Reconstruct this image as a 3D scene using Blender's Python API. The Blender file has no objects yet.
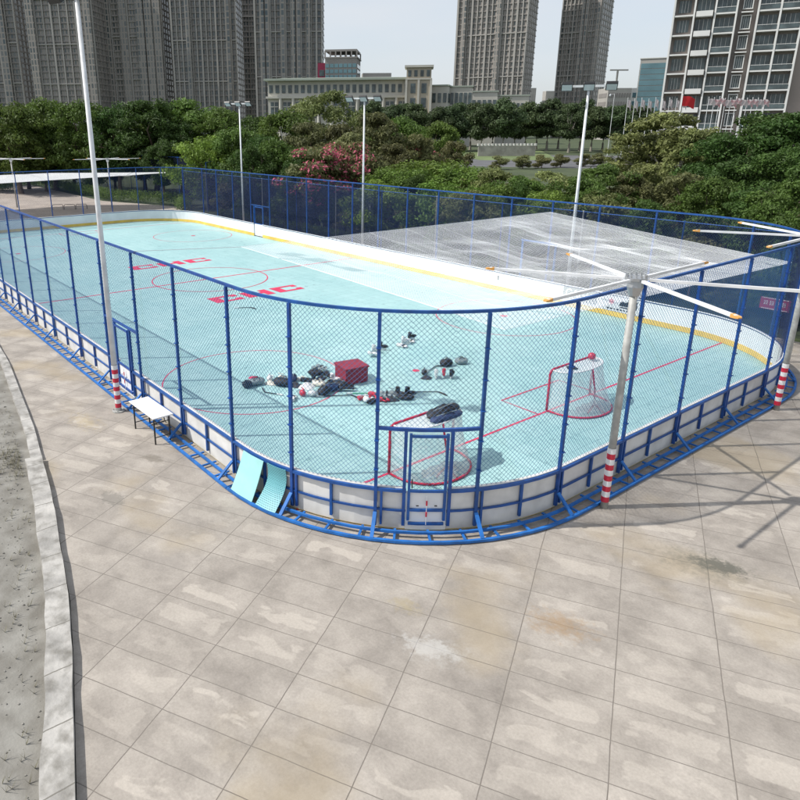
import bpy, bmesh, math, random
from math import sin, cos, pi, radians, atan2, hypot
from mathutils import Vector, Matrix, noise
random.seed(7)
scene = bpy.context.scene
C = scene.collection
PI = pi
# ------------------------------------------------------------------ camera numbers (metres, rink frame: x along the rink, y across)
CF, CP, CR, CCX, CCY = 682.812, 0.313229, -0.00435, 319.418, 348.82
CX, CY_, CH, CYAW = 31.254, -6.693, 7.429, 2.50101
FW = Vector((cos(CYAW)*cos(CP), sin(CYAW)*cos(CP), -sin(CP)))
RT = Vector((sin(CYAW), -cos(CYAW), 0.0)); UP = RT.cross(FW)
R2 = RT*cos(CR)+UP*sin(CR); U2 = -RT*sin(CR)+UP*cos(CR)
HF = Vector((cos(CYAW), sin(CYAW), 0))
def at(px, py, D):
    """world point seen towards column px, row py, at D metres ahead of the viewpoint"""
    d = FW + R2*(px-CCX)/CF - U2*(py-CCY)/CF
    return Vector((CX, CY_, CH)) + d*(D/d.dot(HF))
W, E, G, H, BH, RC = 19.17, 24.26, 21.13, 4.38, 0.90, 4.7

# ------------------------------------------------------------------ materials
MATS = {}
def nt(m):
    m.use_nodes = True; return m.node_tree
def mat(name, col, rough=0.6, metal=0.0, var=0.0, vscale=3.0, bump=0.0, bscale=40.0, col2=None, spec=0.5, transl=0.0, objvar=0.0):
    m = bpy.data.materials.new(name); t = nt(m); N = t.nodes; L = t.links
    b = N['Principled BSDF']; b.inputs['Roughness'].default_value = rough; b.inputs['Metallic'].default_value = metal
    b.inputs['Specular IOR Level'].default_value = spec
    b.inputs['Base Color'].default_value = (*col, 1)
    out = None
    if var > 0 or col2 is not None:
        tc = N.new('ShaderNodeTexCoord'); nz = N.new('ShaderNodeTexNoise'); nz.inputs['Scale'].default_value = vscale; nz.inputs['Detail'].default_value = 6
        L.new(tc.outputs['Object'], nz.inputs['Vector'])
        rp = N.new('ShaderNodeValToRGB'); rp.color_ramp.elements[0].position = .35; rp.color_ramp.elements[1].position = .65
        c2 = col2 if col2 is not None else tuple(min(1, c*(1+var)) for c in col)
        rp.color_ramp.elements[0].color = (*[c*(1-var) for c in col], 1); rp.color_ramp.elements[1].color = (*c2, 1)
        L.new(nz.outputs['Fac'], rp.inputs['Fac']); out = rp.outputs['Color']
    if objvar > 0:
        oi = N.new('ShaderNodeObjectInfo'); hs = N.new('ShaderNodeHueSaturation'); mr = N.new('ShaderNodeMapRange')
        mr.inputs[3].default_value = 1-objvar; mr.inputs[4].default_value = 1+objvar
        L.new(oi.outputs['Random'], mr.inputs[0]); L.new(mr.outputs[0], hs.inputs['Value'])
        mr2 = N.new('ShaderNodeMapRange'); mr2.inputs[3].default_value = .5-objvar*.06; mr2.inputs[4].default_value = .5+objvar*.06
        ml = N.new('ShaderNodeMath'); ml.operation = 'FRACT'; ml2 = N.new('ShaderNodeMath'); ml2.operation = 'MULTIPLY'; ml2.inputs[1].default_value = 7.3
        L.new(oi.outputs['Random'], ml2.inputs[0]); L.new(ml2.outputs[0], ml.inputs[0]); L.new(ml.outputs[0], mr2.inputs[0]); L.new(mr2.outputs[0], hs.inputs['Hue'])
        if out is None: hs.inputs['Color'].default_value = (*col, 1)
        else: L.new(out, hs.inputs['Color'])
        out = hs.outputs['Color']
    if out is not None: L.new(out, b.inputs['Base Color'])
    if bump > 0:
        tc = N.new('ShaderNodeTexCoord'); nz = N.new('ShaderNodeTexNoise'); nz.inputs['Scale'].default_value = bscale
        L.new(tc.outputs['Object'], nz.inputs['Vector']); bp = N.new('ShaderNodeBump'); bp.inputs['Strength'].default_value = bump; bp.inputs['Distance'].default_value = .02
        L.new(nz.outputs['Fac'], bp.inputs['Height']); L.new(bp.outputs['Normal'], b.inputs['Normal'])
    if transl > 0:
        tr = N.new('ShaderNodeBsdfTranslucent'); mx = N.new('ShaderNodeMixShader'); mx.inputs[0].default_value = transl
        if out is not None: L.new(out, tr.inputs['Color'])
        else: tr.inputs['Color'].default_value = (*col, 1)
        L.new(b.outputs[0], mx.inputs[1]); L.new(tr.outputs[0], mx.inputs[2]); L.new(mx.outputs[0], N['Material Output'].inputs['Surface'])
    MATS[name] = m
    return m
def net_mat(name, col, cover, stripe=0.0, var=0.15, vs=.6, tl=.35):
    """woven net cloth: threads cover the given share of the sheet"""
    m = bpy.data.materials.new(name); t = nt(m); N = t.nodes; L = t.links
    b = N['Principled BSDF']; b.inputs['Base Color'].default_value = (*col, 1); b.inputs['Roughness'].default_value = .7
    tb = N.new('ShaderNodeBsdfTranslucent'); tb.inputs['Color'].default_value = (*col, 1)
    m1 = N.new('ShaderNodeMixShader'); m1.inputs[0].default_value = tl
    L.new(b.outputs[0], m1.inputs[1]); L.new(tb.outputs[0], m1.inputs[2])
    tp = N.new('ShaderNodeBsdfTransparent'); mx = N.new('ShaderNodeMixShader')
    tc = N.new('ShaderNodeTexCoord'); nz = N.new('ShaderNodeTexNoise'); nz.inputs['Scale'].default_value = vs; nz.inputs['Detail'].default_value = 4
    L.new(tc.outputs['Object'], nz.inputs['Vector'])
    mr = N.new('ShaderNodeMapRange'); mr.inputs[1].default_value = .3; mr.inputs[2].default_value = .7
    mr.inputs[3].default_value = cover*(1-var); mr.inputs[4].default_value = min(1, cover*(1+var))
    L.new(nz.outputs['Fac'], mr.inputs[0]); fac = mr.outputs[0]
    if stripe > 0:
        wv = N.new('ShaderNodeTexWave'); wv.inputs['Scale'].default_value = 3.0; wv.inputs['Distortion'].default_value = 3.0; wv.inputs['Detail'].default_value = 1; wv.inputs['Detail Scale'].default_value = .35
        L.new(tc.outputs['Object'], wv.inputs['Vector'])
        mm = N.new('ShaderNodeMath'); mm.operation = 'MULTIPLY_ADD'; mm.inputs[1].default_value = stripe
        L.new(wv.outputs['Fac'], mm.inputs[0]); L.new(fac, mm.inputs[2]); fac = mm.outputs[0]
    L.new(fac, mx.inputs[0]); L.new(tp.outputs[0], mx.inputs[1]); L.new(m1.outputs[0], mx.inputs[2])
    L.new(mx.outputs[0], N['Material Output'].inputs['Surface'])
    return m
M = {}
M['blue'] = mat('blue_paint', (.010, .068, .27), .4, 0, .18, 5, .15, 60, objvar=.08)
M['blue_light'] = mat('blue_paint_base', (.014, .13, .42), .65, 0, .22, 4)
M['wire'] = mat('blue_wire', (.035, .12, .27), .45)
M['wire_far'] = mat('navy_wire', (.010, .030, .10), .5)
M['hdpe'] = mat('white_board', (.74, .76, .77), .45, 0, .05, 1.2)
M['hdpe_dirty'] = mat('white_board_outside', (.64, .63, .60), .55, 0, .12, 2.2)
M['yellow'] = mat('yellow_strip', (.74, .50, .10), .5, 0, .14, 1.0)
M['red'] = mat('red_marking', (.60, .025, .09), .5, 0, .12, 3)
M['red_paint'] = mat('red_pipe', (.48, .012, .05), .35, 0, .1, 6)
M['white_paint'] = mat('white_pole_paint', (.68, .69, .70), .4, 0, .12, 3, objvar=.04)
M['grey_pole'] = mat('grey_pole_paint', (.36, .36, .34), .5, 0, .18, 5)
M['red_band'] = mat('red_band', (.52, .02, .05), .45)
M['net_white'] = net_mat('white_goal_net', (.72, .74, .75), .46, var=.35, vs=8)
M['net_top'] = net_mat('white_goal_top', (.75, .76, .77), .85, var=.15, vs=8)
M['navy_net'] = net_mat('navy_screen_net', (.004, .010, .050), .50, var=.3, vs=.7)
M['navy_net_thin'] = net_mat('thin_navy_net', (.005, .013, .055), .30, var=.3, vs=.7)
M['sail_net'] = net_mat('pale_shade_net', (.92, .94, .96), .31, stripe=.10, var=.6, vs=.16, tl=.5)
M['net_thread'] = mat('pale_net_thread', (.82, .84, .86), .6)
M['sail_white'] = mat('white_sail_cloth', (.78, .80, .80), .7, transl=.3)
M['black'] = mat('black_fabric', (.018, .018, .022), .7, 0, .3, 12, .3, 60)
M['navy'] = mat('navy_fabric', (.02, .035, .10), .7, 0, .3, 12, .3, 60)
M['grey_fabric'] = mat('grey_fabric', (.22, .27, .28), .7, 0, .2, 12)
M['cream'] = mat('cream_fabric', (.62, .60, .52), .8, 0, .2, 12)
M['white_plastic'] = mat('white_plastic', (.72, .72, .72), .35)
M['black_plastic'] = mat('black_plastic', (.02, .02, .02), .3)
M['red_plastic'] = mat('red_plastic', (.5, .03, .06), .4)
M['green_plastic'] = mat('green_plastic', (.02, .35, .16), .4)
M['maroon'] = mat('maroon_box', (.24, .018, .04), .6, 0, .12, 6)
M['orange'] = mat('orange_cap', (.66, .33, .08), .4)
M['steel'] = mat('steel', (.45, .46, .47), .35, .7)
M['glass_lamp'] = mat('lamp_glass', (.55, .58, .60), .15)
M['teal_sheet'] = mat('teal_tile_sheet', (.30, .58, .57), .45, 0, .04, 5)
M['bark'] = mat('bark', (.12, .09, .065), .9, 0, .3, 9, .5, 30)
M['bark_pale'] = mat('pale_bark', (.26, .24, .20), .9, 0, .25, 9, .4, 30)
def leaf(name, c, v=.35): return mat(name, c, .55, 0, v, 1.1, transl=.32, objvar=.22, spec=.3)
M['leaf_dark'] = leaf('leaf_dark', (.062, .112, .024))
M['leaf_mid'] = leaf('leaf_mid', (.098, .155, .030))
M['leaf_bright'] = leaf('leaf_bright', (.135, .215, .035))
M['leaf_olive'] = leaf('leaf_olive', (.150, .155, .062))
M['leaf_pale'] = leaf('leaf_pale', (.185, .215, .075))
M['leaf_palm'] = leaf('leaf_palm', (.075, .11, .045))
M['petal'] = mat('pink_petal', (.58, .13, .20), .6, 0, .3, 2, transl=.3)

def floor_mat():
    m = bpy.data.materials.new('teal_rink_tile'); t = nt(m); N = t.nodes; L = t.links; b = N['Principled BSDF']
    b.inputs['Roughness'].default_value = .42; b.inputs['Specular IOR Level'].default_value = .45
    tc = N.new('ShaderNodeTexCoord')
    n1 = N.new('ShaderNodeTexNoise'); n1.inputs['Scale'].default_value = .35; n1.inputs['Detail'].default_value = 7
    L.new(tc.outputs['Object'], n1.inputs['Vector'])
    rp = N.new('ShaderNodeValToRGB'); e = rp.color_ramp.elements
    e[0].position = .3; e[0].color = (.325, .53, .535, 1); e[1].position = .7; e[1].color = (.40, .60, .595, 1)
    L.new(n1.outputs['Fac'], rp.inputs['Fac'])
    br = N.new('ShaderNodeTexBrick'); br.offset = 0; br.inputs['Scale'].default_value = 1.0
    br.inputs['Brick Width'].default_value = .5; br.inputs['Row Height'].default_value = .5; br.inputs['Mortar Size'].default_value = .009
    br.inputs['Color1'].default_value = (1, 1, 1, 1); br.inputs['Color2'].default_value = (.89, .93, .93, 1); br.inputs['Mortar'].default_value = (.62, .70, .72, 1)
    L.new(tc.outputs['Object'], br.inputs['Vector'])
    mx = N.new('ShaderNodeMix'); mx.data_type = 'RGBA'; mx.blend_type = 'MULTIPLY'; mx.inputs[0].default_value = 1
    L.new(rp.outputs['Color'], mx.inputs[6]); L.new(br.outputs['Color'], mx.inputs[7])
    # scuffs: thin dark streaks
    n2 = N.new('ShaderNodeTexNoise'); n2.inputs['Scale'].default_value = 2.2; n2.inputs['Detail'].default_value = 8; n2.inputs['Distortion'].default_value = 2.5
    L.new(tc.outputs['Object'], n2.inputs['Vector'])
    r2 = N.new('ShaderNodeValToRGB'); e = r2.color_ramp.elements; e[0].position = .28; e[0].color = (.62, .66, .68, 1); e[1].position = .42; e[1].color = (1, 1, 1, 1)
    L.new(n2.outputs['Fac'], r2.inputs['Fac'])
    m2 = N.new('ShaderNodeMix'); m2.data_type = 'RGBA'; m2.blend_type = 'MULTIPLY'; m2.inputs[0].default_value = .8
    L.new(mx.outputs[2], m2.inputs[6]); L.new(r2.outputs['Color'], m2.inputs[7]); L.new(m2.outputs[2], b.inputs['Base Color'])
    return m
M['floor'] = floor_mat()

def slab_mat():
    m = bpy.data.materials.new('concrete_slabs'); t = nt(m); N = t.nodes; L = t.links; b = N['Principled BSDF']; b.inputs['Roughness'].default_value = .85
    def math_(op, a, c=None, d=None):
        n = N.new('ShaderNodeMath'); n.operation = op
        for i, v in enumerate((a, c, d)):
            if v is None: continue
            if isinstance(v, (int, float)): n.inputs[i].default_value = v
            else: L.new(v, n.inputs[i])
        return n.outputs[0]
    tc = N.new('ShaderNodeTexCoord')
    dn = N.new('ShaderNodeTexNoise'); dn.inputs['Scale'].default_value = 1.7; dn.inputs['Detail'].default_value = 5; L.new(tc.outputs['Object'], dn.inputs['Vector'])
    dvs = N.new('ShaderNodeVectorMath'); dvs.operation = 'MULTIPLY_ADD'; dvs.inputs[1].default_value = (.03, .03, 0)
    L.new(dn.outputs['Color'], dvs.inputs[0]); L.new(tc.outputs['Object'], dvs.inputs[2])
    mp = N.new('ShaderNodeMapping'); mp.vector_type = 'POINT'; mp.inputs['Rotation'].default_value = (0, 0, -radians(28.5)); L.new(dvs.outputs[0], mp.inputs['Vector'])
    sp = N.new('ShaderNodeSeparateXYZ'); L.new(mp.outputs[0], sp.inputs[0])
    u = math_('DIVIDE', math_('SUBTRACT', sp.outputs[0], 16.57), 1.375); v = math_('DIVIDE', math_('SUBTRACT', sp.outputs[1], -11.83), .655)
    fu = math_('FRACT', u); fv = math_('FRACT', v)
    du = math_('MULTIPLY', math_('MINIMUM', fu, math_('SUBTRACT', 1, fu)), 1.375); dv = math_('MULTIPLY', math_('MINIMUM', fv, math_('SUBTRACT', 1, fv)), .655)
    d = math_('MINIMUM', du, math_('ADD', dv, .001))
    jm = N.new('ShaderNodeMapRange'); jm.inputs[1].default_value = .003; jm.inputs[2].default_value = .010; jm.inputs[3].default_value = 1; jm.inputs[4].default_value = 0
    L.new(d, jm.inputs[0])
    cb = N.new('ShaderNodeCombineXYZ'); L.new(math_('FLOOR', u), cb.inputs[0]); L.new(math_('FLOOR', v), cb.inputs[1])
    wn = N.new('ShaderNodeTexWhiteNoise'); L.new(cb.outputs[0], wn.inputs['Vector'])
    # pale wash in the middle of slabs
    n3 = N.new('ShaderNodeTexNoise'); n3.inputs['Scale'].default_value = 1.5; n3.inputs['Detail'].default_value = 7; n3.inputs['Distortion'].default_value = .7
    sc = N.new('ShaderNodeVectorMath'); sc.operation = 'MULTIPLY'; sc.inputs[1].default_value = (.9, 1.9, 1); L.new(mp.outputs[0], sc.inputs[0])
    ofs = N.new('ShaderNodeVectorMath'); ofs.operation = 'MULTIPLY_ADD'; ofs.inputs[1].default_value = (4, 4, 4); L.new(wn.outputs['Color'], ofs.inputs[0]); L.new(sc.outputs[0], ofs.inputs[2])
    L.new(ofs.outputs[0], n3.inputs['Vector'])
    cen = N.new('ShaderNodeMapRange'); cen.interpolation_type = 'SMOOTHSTEP'; cen.inputs[1].default_value = .04; cen.inputs[2].default_value = .24; L.new(d, cen.inputs[0])
    bl = math_('MULTIPLY', n3.outputs['Fac'], math_('ADD', math_('MULTIPLY', cen.outputs[0], .45), .62))
    pm = N.new('ShaderNodeMapRange'); pm.interpolation_type = 'SMOOTHSTEP'; pm.inputs[1].default_value = .475; pm.inputs[2].default_value = .56; L.new(bl, pm.inputs[0])
    base = N.new('ShaderNodeTexNoise'); base.inputs['Scale'].default_value = 1.1; base.inputs['Detail'].default_value = 10; base.inputs['Roughness'].default_value = .68; L.new(tc.outputs['Object'], base.inputs['Vector'])
    rp = N.new('ShaderNodeValToRGB'); e = rp.color_ramp.elements; e[0].position = .28; e[0].color = (.21, .186, .16, 1); e[1].position = .72; e[1].color = (.42, .378, .33, 1); L.new(base.outputs['Fac'], rp.inputs['Fac'])
    m1 = N.new('ShaderNodeMix'); m1.data_type = 'RGBA'; L.new(math_('MULTIPLY', pm.outputs[0], math_('MULTIPLY', wn.outputs['Value'], .66)), m1.inputs[0]); L.new(rp.outputs['Color'], m1.inputs[6]); m1.inputs[7].default_value = (.45, .405, .35, 1)
    tone = N.new('ShaderNodeMapRange'); tone.inputs[3].default_value = .93; tone.inputs[4].default_value = 1.06; L.new(wn.outputs['Value'], tone.inputs[0])
    fine = N.new('ShaderNodeTexNoise'); fine.inputs['Scale'].default_value = 26; fine.inputs['Detail'].default_value = 6; fine.inputs['Roughness'].default_value = .7; L.new(tc.outputs['Object'], fine.inputs['Vector'])
    ft = N.new('ShaderNodeMapRange'); ft.inputs[1].default_value = .25; ft.inputs[2].default_value = .75; ft.inputs[3].default_value = .84; ft.inputs[4].default_value = 1.14; L.new(fine.outputs['Fac'], ft.inputs[0])
    hs = N.new('ShaderNodeHueSaturation'); L.new(m1.outputs[2], hs.inputs['Color']); L.new(math_('MULTIPLY', tone.outputs[0], ft.outputs[0]), hs.inputs['Value'])
    # ochre run-off
    n4 = N.new('ShaderNodeTexNoise'); n4.inputs['Scale'].default_value = .33; n4.inputs['Detail'].default_value = 6; L.new(tc.outputs['Object'], n4.inputs['Vector'])
    om = N.new('ShaderNodeMapRange'); om.interpolation_type = 'SMOOTHSTEP'; om.inputs[1].default_value = .55; om.inputs[2].default_value = .70; om.inputs[4].default_value = .55; L.new(n4.outputs['Fac'], om.inputs[0])
    m3 = N.new('ShaderNodeMix'); m3.data_type = 'RGBA'; L.new(om.outputs[0], m3.inputs[0]); L.new(hs.outputs[0], m3.inputs[6]); m3.inputs[7].default_value = (.33, .265, .17, 1)
    m2 = N.new('ShaderNodeMix'); m2.data_type = 'RGBA'; L.new(math_('MULTIPLY', jm.outputs[0], math_('MULTIPLY', base.outputs['Fac'], 1.25)), m2.inputs[0]); L.new(m3.outputs[2], m2.inputs[6]); m2.inputs[7].default_value = (.075, .062, .05, 1)
    L.new(m2.outputs[2], b.inputs['Base Color'])
    cur = m2.outputs[2]
    sv = N.new('ShaderNodeTexNoise'); sv.inputs['Scale'].default_value = 7; sv.inputs['Detail'].default_value = 9; sv.inputs['Roughness'].default_value = .72; L.new(tc.outputs['Object'], sv.inputs['Vector'])
    for cx, cy, rx, ry, rt, col, st, soft in ((27.2, 5.15, .62, .30, .35, (.05, .055, .048), .8, .35), (27.0, 5.0, 1.2, .7, .4, (.15, .14, .11), .5, .5), (25.6, -.35, .8, .42, .5, (.45, .435, .41), .5, .6), (25.5, -.4, .5, .26, .5, (.50, .485, .455), .3, .3), (26.4, 1.6, .75, .5, .5, (.30, .19, .09), .6, .6), (24.6, .0, .45, .25, .2, (.34, .28, .16), .5, .5), (17.2, -1.15, .42, .22, .4, (.16, .14, .11), .6, .3), (14.1, -1.7, 1.2, .5, .1, (.36, .29, .17), .55, .6), (21.2, -2.6, 1.0, .6, .7, (.24, .215, .19), .5, .6), (18.4, -2.6, .5, .3, .2, (.14, .13, .11), .5, .25)):
        mpn = N.new('ShaderNodeMapping'); mpn.vector_type = 'TEXTURE'; mpn.inputs['Location'].default_value = (cx, cy, 0); mpn.inputs['Rotation'].default_value = (0, 0, rt); mpn.inputs['Scale'].default_value = (rx, ry, 1); L.new(tc.outputs['Object'], mpn.inputs['Vector'])
        ln = N.new('ShaderNodeVectorMath'); ln.operation = 'LENGTH'; L.new(mpn.outputs[0], ln.inputs[0])
        q = math_('ADD', math_('SUBTRACT', 1, ln.outputs['Value']), math_('MULTIPLY', math_('SUBTRACT', sv.outputs['Fac'], .5), 2.6))
        mm = N.new('ShaderNodeMapRange'); mm.interpolation_type = 'SMOOTHSTEP'; mm.inputs[1].default_value = .12; mm.inputs[2].default_value = .12+soft*1.6; mm.inputs[4].default_value = st; L.new(q, mm.inputs[0])
        mn = N.new('ShaderNodeMix'); mn.data_type = 'RGBA'; L.new(mm.outputs[0], mn.inputs[0]); L.new(cur, mn.inputs[6]); mn.inputs[7].default_value = (*col, 1); cur = mn.outputs[2]
    L.new(cur, b.inputs['Base Color'])
    bp = N.new('ShaderNodeBump'); bp.inputs['Strength'].default_value = .35; bp.inputs['Distance'].default_value = .01
    L.new(math_('SUBTRACT', base.outputs['Fac'], jm.outputs[0]), bp.inputs['Height']); L.new(bp.outputs[0], b.inputs['Normal'])
    return m
M['slabs'] = slab_mat()
M['kerb'] = mat('kerb_concrete', (.36, .345, .32), .85, 0, .25, 2.5, .4, 20)
M['verge'] = mat('dark_verge', (.15, .14, .12), .9, 0, .0, 2.2, .35, 25, col2=(.25, .24, .215))
M['soil'] = mat('grass_soil', (.035, .05, .02), .95, 0, 0, .15, .3, 4, col2=(.06, .08, .03))
M['asphalt'] = mat('asphalt', (.10, .10, .105), .85, 0, .2, .3)
M['court'] = mat('pinkish_paving', (.36, .31, .27), .85, 0, .12, .4)
M['oil'] = mat('oil_stain', (.055, .06, .055), .8, 0, .4, 8)
M['lime'] = mat('lime_stain', (.40, .385, .36), .9, 0, .2, 8)

# ------------------------------------------------------------------ mesh helpers
class MB:
    def __init__(s): s.v = []; s.f = []; s.mi = []
    def add(s, vs, fs, mi=0):
        o = len(s.v); s.v += [tuple(v) for v in vs]; s.f += [tuple(i+o for i in f) for f in fs]; s.mi += [mi]*len(fs); return s
    def box(s, c, d, rz=0, mi=0, M_=None):
        hx, hy, hz = d[0]/2, d[1]/2, d[2]/2; vs = []
        for z in (-hz, hz):
            for x, y in ((-hx, -hy), (hx, -hy), (hx, hy), (-hx, hy)):
                p = Vector((x, y, z))
                if M_ is not None: p = M_ @ p
                else: p = Vector((x*cos(rz)-y*sin(rz), x*sin(rz)+y*cos(rz), z))
                vs.append(p+Vector(c))
        return s.add(vs, [(3, 2, 1, 0), (4, 5, 6, 7), (0, 1, 5, 4), (1, 2, 6, 5), (2, 3, 7, 6), (3, 0, 4, 7)], mi)
    def tube(s, p, q, r, r2=None, n=8, mi=0, caps=True):
        p = Vector(p); q = Vector(q); r2 = r if r2 is None else r2
        d = (q-p); 
        if d.length < 1e-6: return s
        d.normalize(); a = d.orthogonal().normalized(); b = d.cross(a); vs = []
        for c, rr in ((p, r), (q, r2)):
            for i in range(n):
                t = 2*pi*i/n; vs.append(c+a*cos(t)*rr+b*sin(t)*rr)
        fs = [(i, (i+1) % n, n+(i+1) % n, n+i) for i in range(n)]
        if caps: fs += [tuple(range(n))[::-1], tuple(range(n, 2*n))]
        return s.add(vs, fs, mi)
    def pipe(s, pts, r, n=8, mi=0, closed=False, radii=None):
        pts = [Vector(p) for p in pts]; m = len(pts); vs = []; ref = Vector((0, 0, 1))
        for i, p in enumerate(pts):
            a = pts[(i-1) % m] if (i > 0 or closed) else p; b = pts[(i+1) % m] if (i < m-1 or closed) else p
            d = (b-a).normalized(); x = d.cross(ref)
            if x.length < .05: x = d.cross(Vector((1, 0, 0)))
            x.normalize(); y = x.cross(d); rr = radii[i] if radii else r
            for k in range(n):
                t = 2*pi*k/n; vs.append(p+x*cos(t)*rr+y*sin(t)*rr)
        fs = []
        for i in range(m if closed else m-1):
            j = (i+1) % m
            for k in range(n): fs.append((i*n+k, i*n+(k+1) % n, j*n+(k+1) % n, j*n+k))
        if not closed: fs += [tuple(range(n))[::-1], tuple(range((m-1)*n, m*n))]
        return s.add(vs, fs, mi)
    def sphere(s, c, r, sc=(1, 1, 1), n=10, m=6, zmin=-1, mi=0, rz=0, wob=0):
        vs = []; 
        for j in range(m+1):
            ph = -pi/2+pi*j/m
            for i in range(n):
                t = 2*pi*i/n; x, y, z = cos(ph)*cos(t), cos(ph)*sin(t), max(zmin, sin(ph))
                k = 1+wob*noise.noise(Vector((x*2+c[0]*3, y*2+c[1]*3, z*2)))
                x, y, z = x*r*sc[0]*k, y*r*sc[1]*k, z*r*sc[2]*k
                vs.append((c[0]+x*cos(rz)-y*sin(rz), c[1]+x*sin(rz)+y*cos(rz), c[2]+z))
        fs = [(j*n+i, j*n+(i+1) % n, (j+1)*n+(i+1) % n, (j+1)*n+i) for j in range(m) for i in range(n)]
        return s.add(vs, fs, mi)
    def sheet(s, poly, z, mi=0): return s.add([(x, y, z) for x, y in poly], [tuple(range(len(poly)))], mi)
    def prism(s, poly, z0, z1, mi=0):
        n = len(poly); vs = [(x, y, z0) for x, y in poly]+[(x, y, z1) for x, y in poly]
        return s.add(vs, [tuple(range(n))[::-1], tuple(range(n, 2*n))]+[(i, (i+1) % n, n+(i+1) % n, n+i) for i in range(n)], mi)
    def strip(s, pts, w, z, closed=False, mi=0):
        """flat painted line of width w along 2-D points"""
        m = len(pts); vs = []
        for i, p in enumerate(pts):
            a = pts[(i-1) % m] if (i > 0 or closed) else p; b = pts[(i+1) % m] if (i < m-1 or closed) else p
            dx, dy = b[0]-a[0], b[1]-a[1]; l = hypot(dx, dy) or 1; nx, ny = -dy/l*w/2, dx/l*w/2
            vs += [(p[0]+nx, p[1]+ny, z), (p[0]-nx, p[1]-ny, z)]
        fs = []
        for i in range(m if closed else m-1):
            j = (i+1) % m; fs.append((2*i, 2*i+1, 2*j+1, 2*j))
        return s.add(vs, fs, mi)
    def build(s, name, mats, parent=None, smooth=False, bevel=0):
        me = bpy.data.meshes.new(name); me.from_pydata(s.v, [], s.f)
        if not isinstance(mats, (list, tuple)): mats = [mats]
        for m in mats: me.materials.append(m)
        me.polygons.foreach_set('material_index', s.mi)
        me.update()
        if smooth: me.polygons.foreach_set('use_smooth', [True]*len(s.f))
        o = bpy.data.objects.new(name, me); C.objects.link(o)
        if parent is not None: o.parent = parent
        if bevel:
            b = o.modifiers.new('bevel', 'BEVEL'); b.width = bevel; b.segments = 2; b.limit_method = 'ANGLE'
        return o
def tag(o, label=None, cat=None, group=None, kind=None):
    if label: o['label'] = label
    if cat: o['category'] = cat
    if group: o['group'] = group
    if kind: o['kind'] = kind
    return o
def thing(name, label, cat, loc=(0, 0, 0), rz=0, group=None):
    o = bpy.data.objects.new(name, None); o.empty_display_size = .2; C.objects.link(o); o.location = loc; o.rotation_euler = (0, 0, rz)
    return tag(o, label, cat, group)
def kids(o): return [c for c in bpy.data.objects if c.parent == o]
def dup(root, loc, rz=0, sc=1.0, label=None, group=None, children=None):
    r = root.copy(); C.objects.link(r); r.location = loc; r.rotation_euler = (0, 0, rz); r.scale = sc if isinstance(sc, tuple) else (sc, sc, sc)
    if label: r['label'] = label
    if group: r['group'] = group
    for ch in (children if children is not None else kids(root)):
        c = ch.copy(); C.objects.link(c); c.parent = r
        for g in kids(ch) if children is None else []:
            d = g.copy(); C.objects.link(d); d.parent = c
    return r
def arc(cx, cy, R, a0, a1, n): return [(cx+R*cos(radians(a0+(a1-a0)*i/n)), cy+R*sin(radians(a0+(a1-a0)*i/n))) for i in range(n+1)]
def hidecurve(): pass
def text_obj(name, txt, size, m, parent, mw, depth=.002, bold=0.0):
    cu = bpy.data.curves.new(name, 'FONT'); cu.body = txt; cu.size = size; cu.extrude = depth; cu.offset = bold; cu.align_x = 'CENTER'; cu.align_y = 'CENTER'
    tmp = bpy.data.objects.new(name+'_tmp', cu); C.objects.link(tmp); dg = bpy.context.evaluated_depsgraph_get(); dg.update()
    me = bpy.data.meshes.new_from_object(tmp.evaluated_get(dg)); bpy.data.objects.remove(tmp)
    me.materials.clear(); me.materials.append(m); o = bpy.data.objects.new(name, me); C.objects.link(o); me.transform(mw)
    if parent is not None: o.parent = parent
    return o

# ------------------------------------------------------------------ ground
b = MB(); b.sheet([(CX+4000*cos(2*pi*i/48), CY_+4000*sin(2*pi*i/48)) for i in range(48)], -.06); g = b.build('ground', M['soil']); tag(g, kind='structure')
kin = [(-70, -1.2), (-26, -1.15), (-10, -1.2), (0, -1.45), (8.02, -2.15), (13.84, -2.93), (17.72, -3.61), (21.17, -4.35), (22.5, -4.72), (27, -6.1), (34, -9), (44, -14)]
b = MB(); b.sheet(kin+[(60, -14), (60, 21.2), (-26.5, 21.2), (-31, 24), (-43, 19.5), (-70, 19.5)], 0.0)
pav = b.build('pavement', M['slabs']); tag(pav, kind='structure')
b = MB(); b.sheet([(-70, 1.5), (-27, 1.5), (-26.5, 19), (-31, 23.5), (-43, 19.3), (-70, 19.3)], .005); tag(b.build('path', M['court']), kind='structure')
b = MB(); b.sheet([(x, y-.2) for x, y in kin]+[(44, -60), (-70, -60)], -.03); tag(b.build('verge', M['verge']), kind='structure')
def offs(pts, d):
    out = []
    for i, p in enumerate(pts):
        a = pts[max(0, i-1)]; c = pts[min(len(pts)-1, i+1)]; dx, dy = c[0]-a[0], c[1]-a[1]; l = hypot(dx, dy); out.append((p[0]-dy/l*d, p[1]+dx/l*d))
    return out
def dense(pts, st):
    out = [pts[0]]
    for a, c in zip(pts, pts[1:]):
        n = max(1, int(hypot(c[0]-a[0], c[1]-a[1])/st))
        out += [(a[0]+(c[0]-a[0])*k/n, a[1]+(c[1]-a[1])*k/n) for k in range(1, n+1)]
    return out
M['kerb_run'] = mat('jointed_kerb_concrete', (.36, .345, .32), .85, 0, .25, 2.5, .4, 20)
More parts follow.
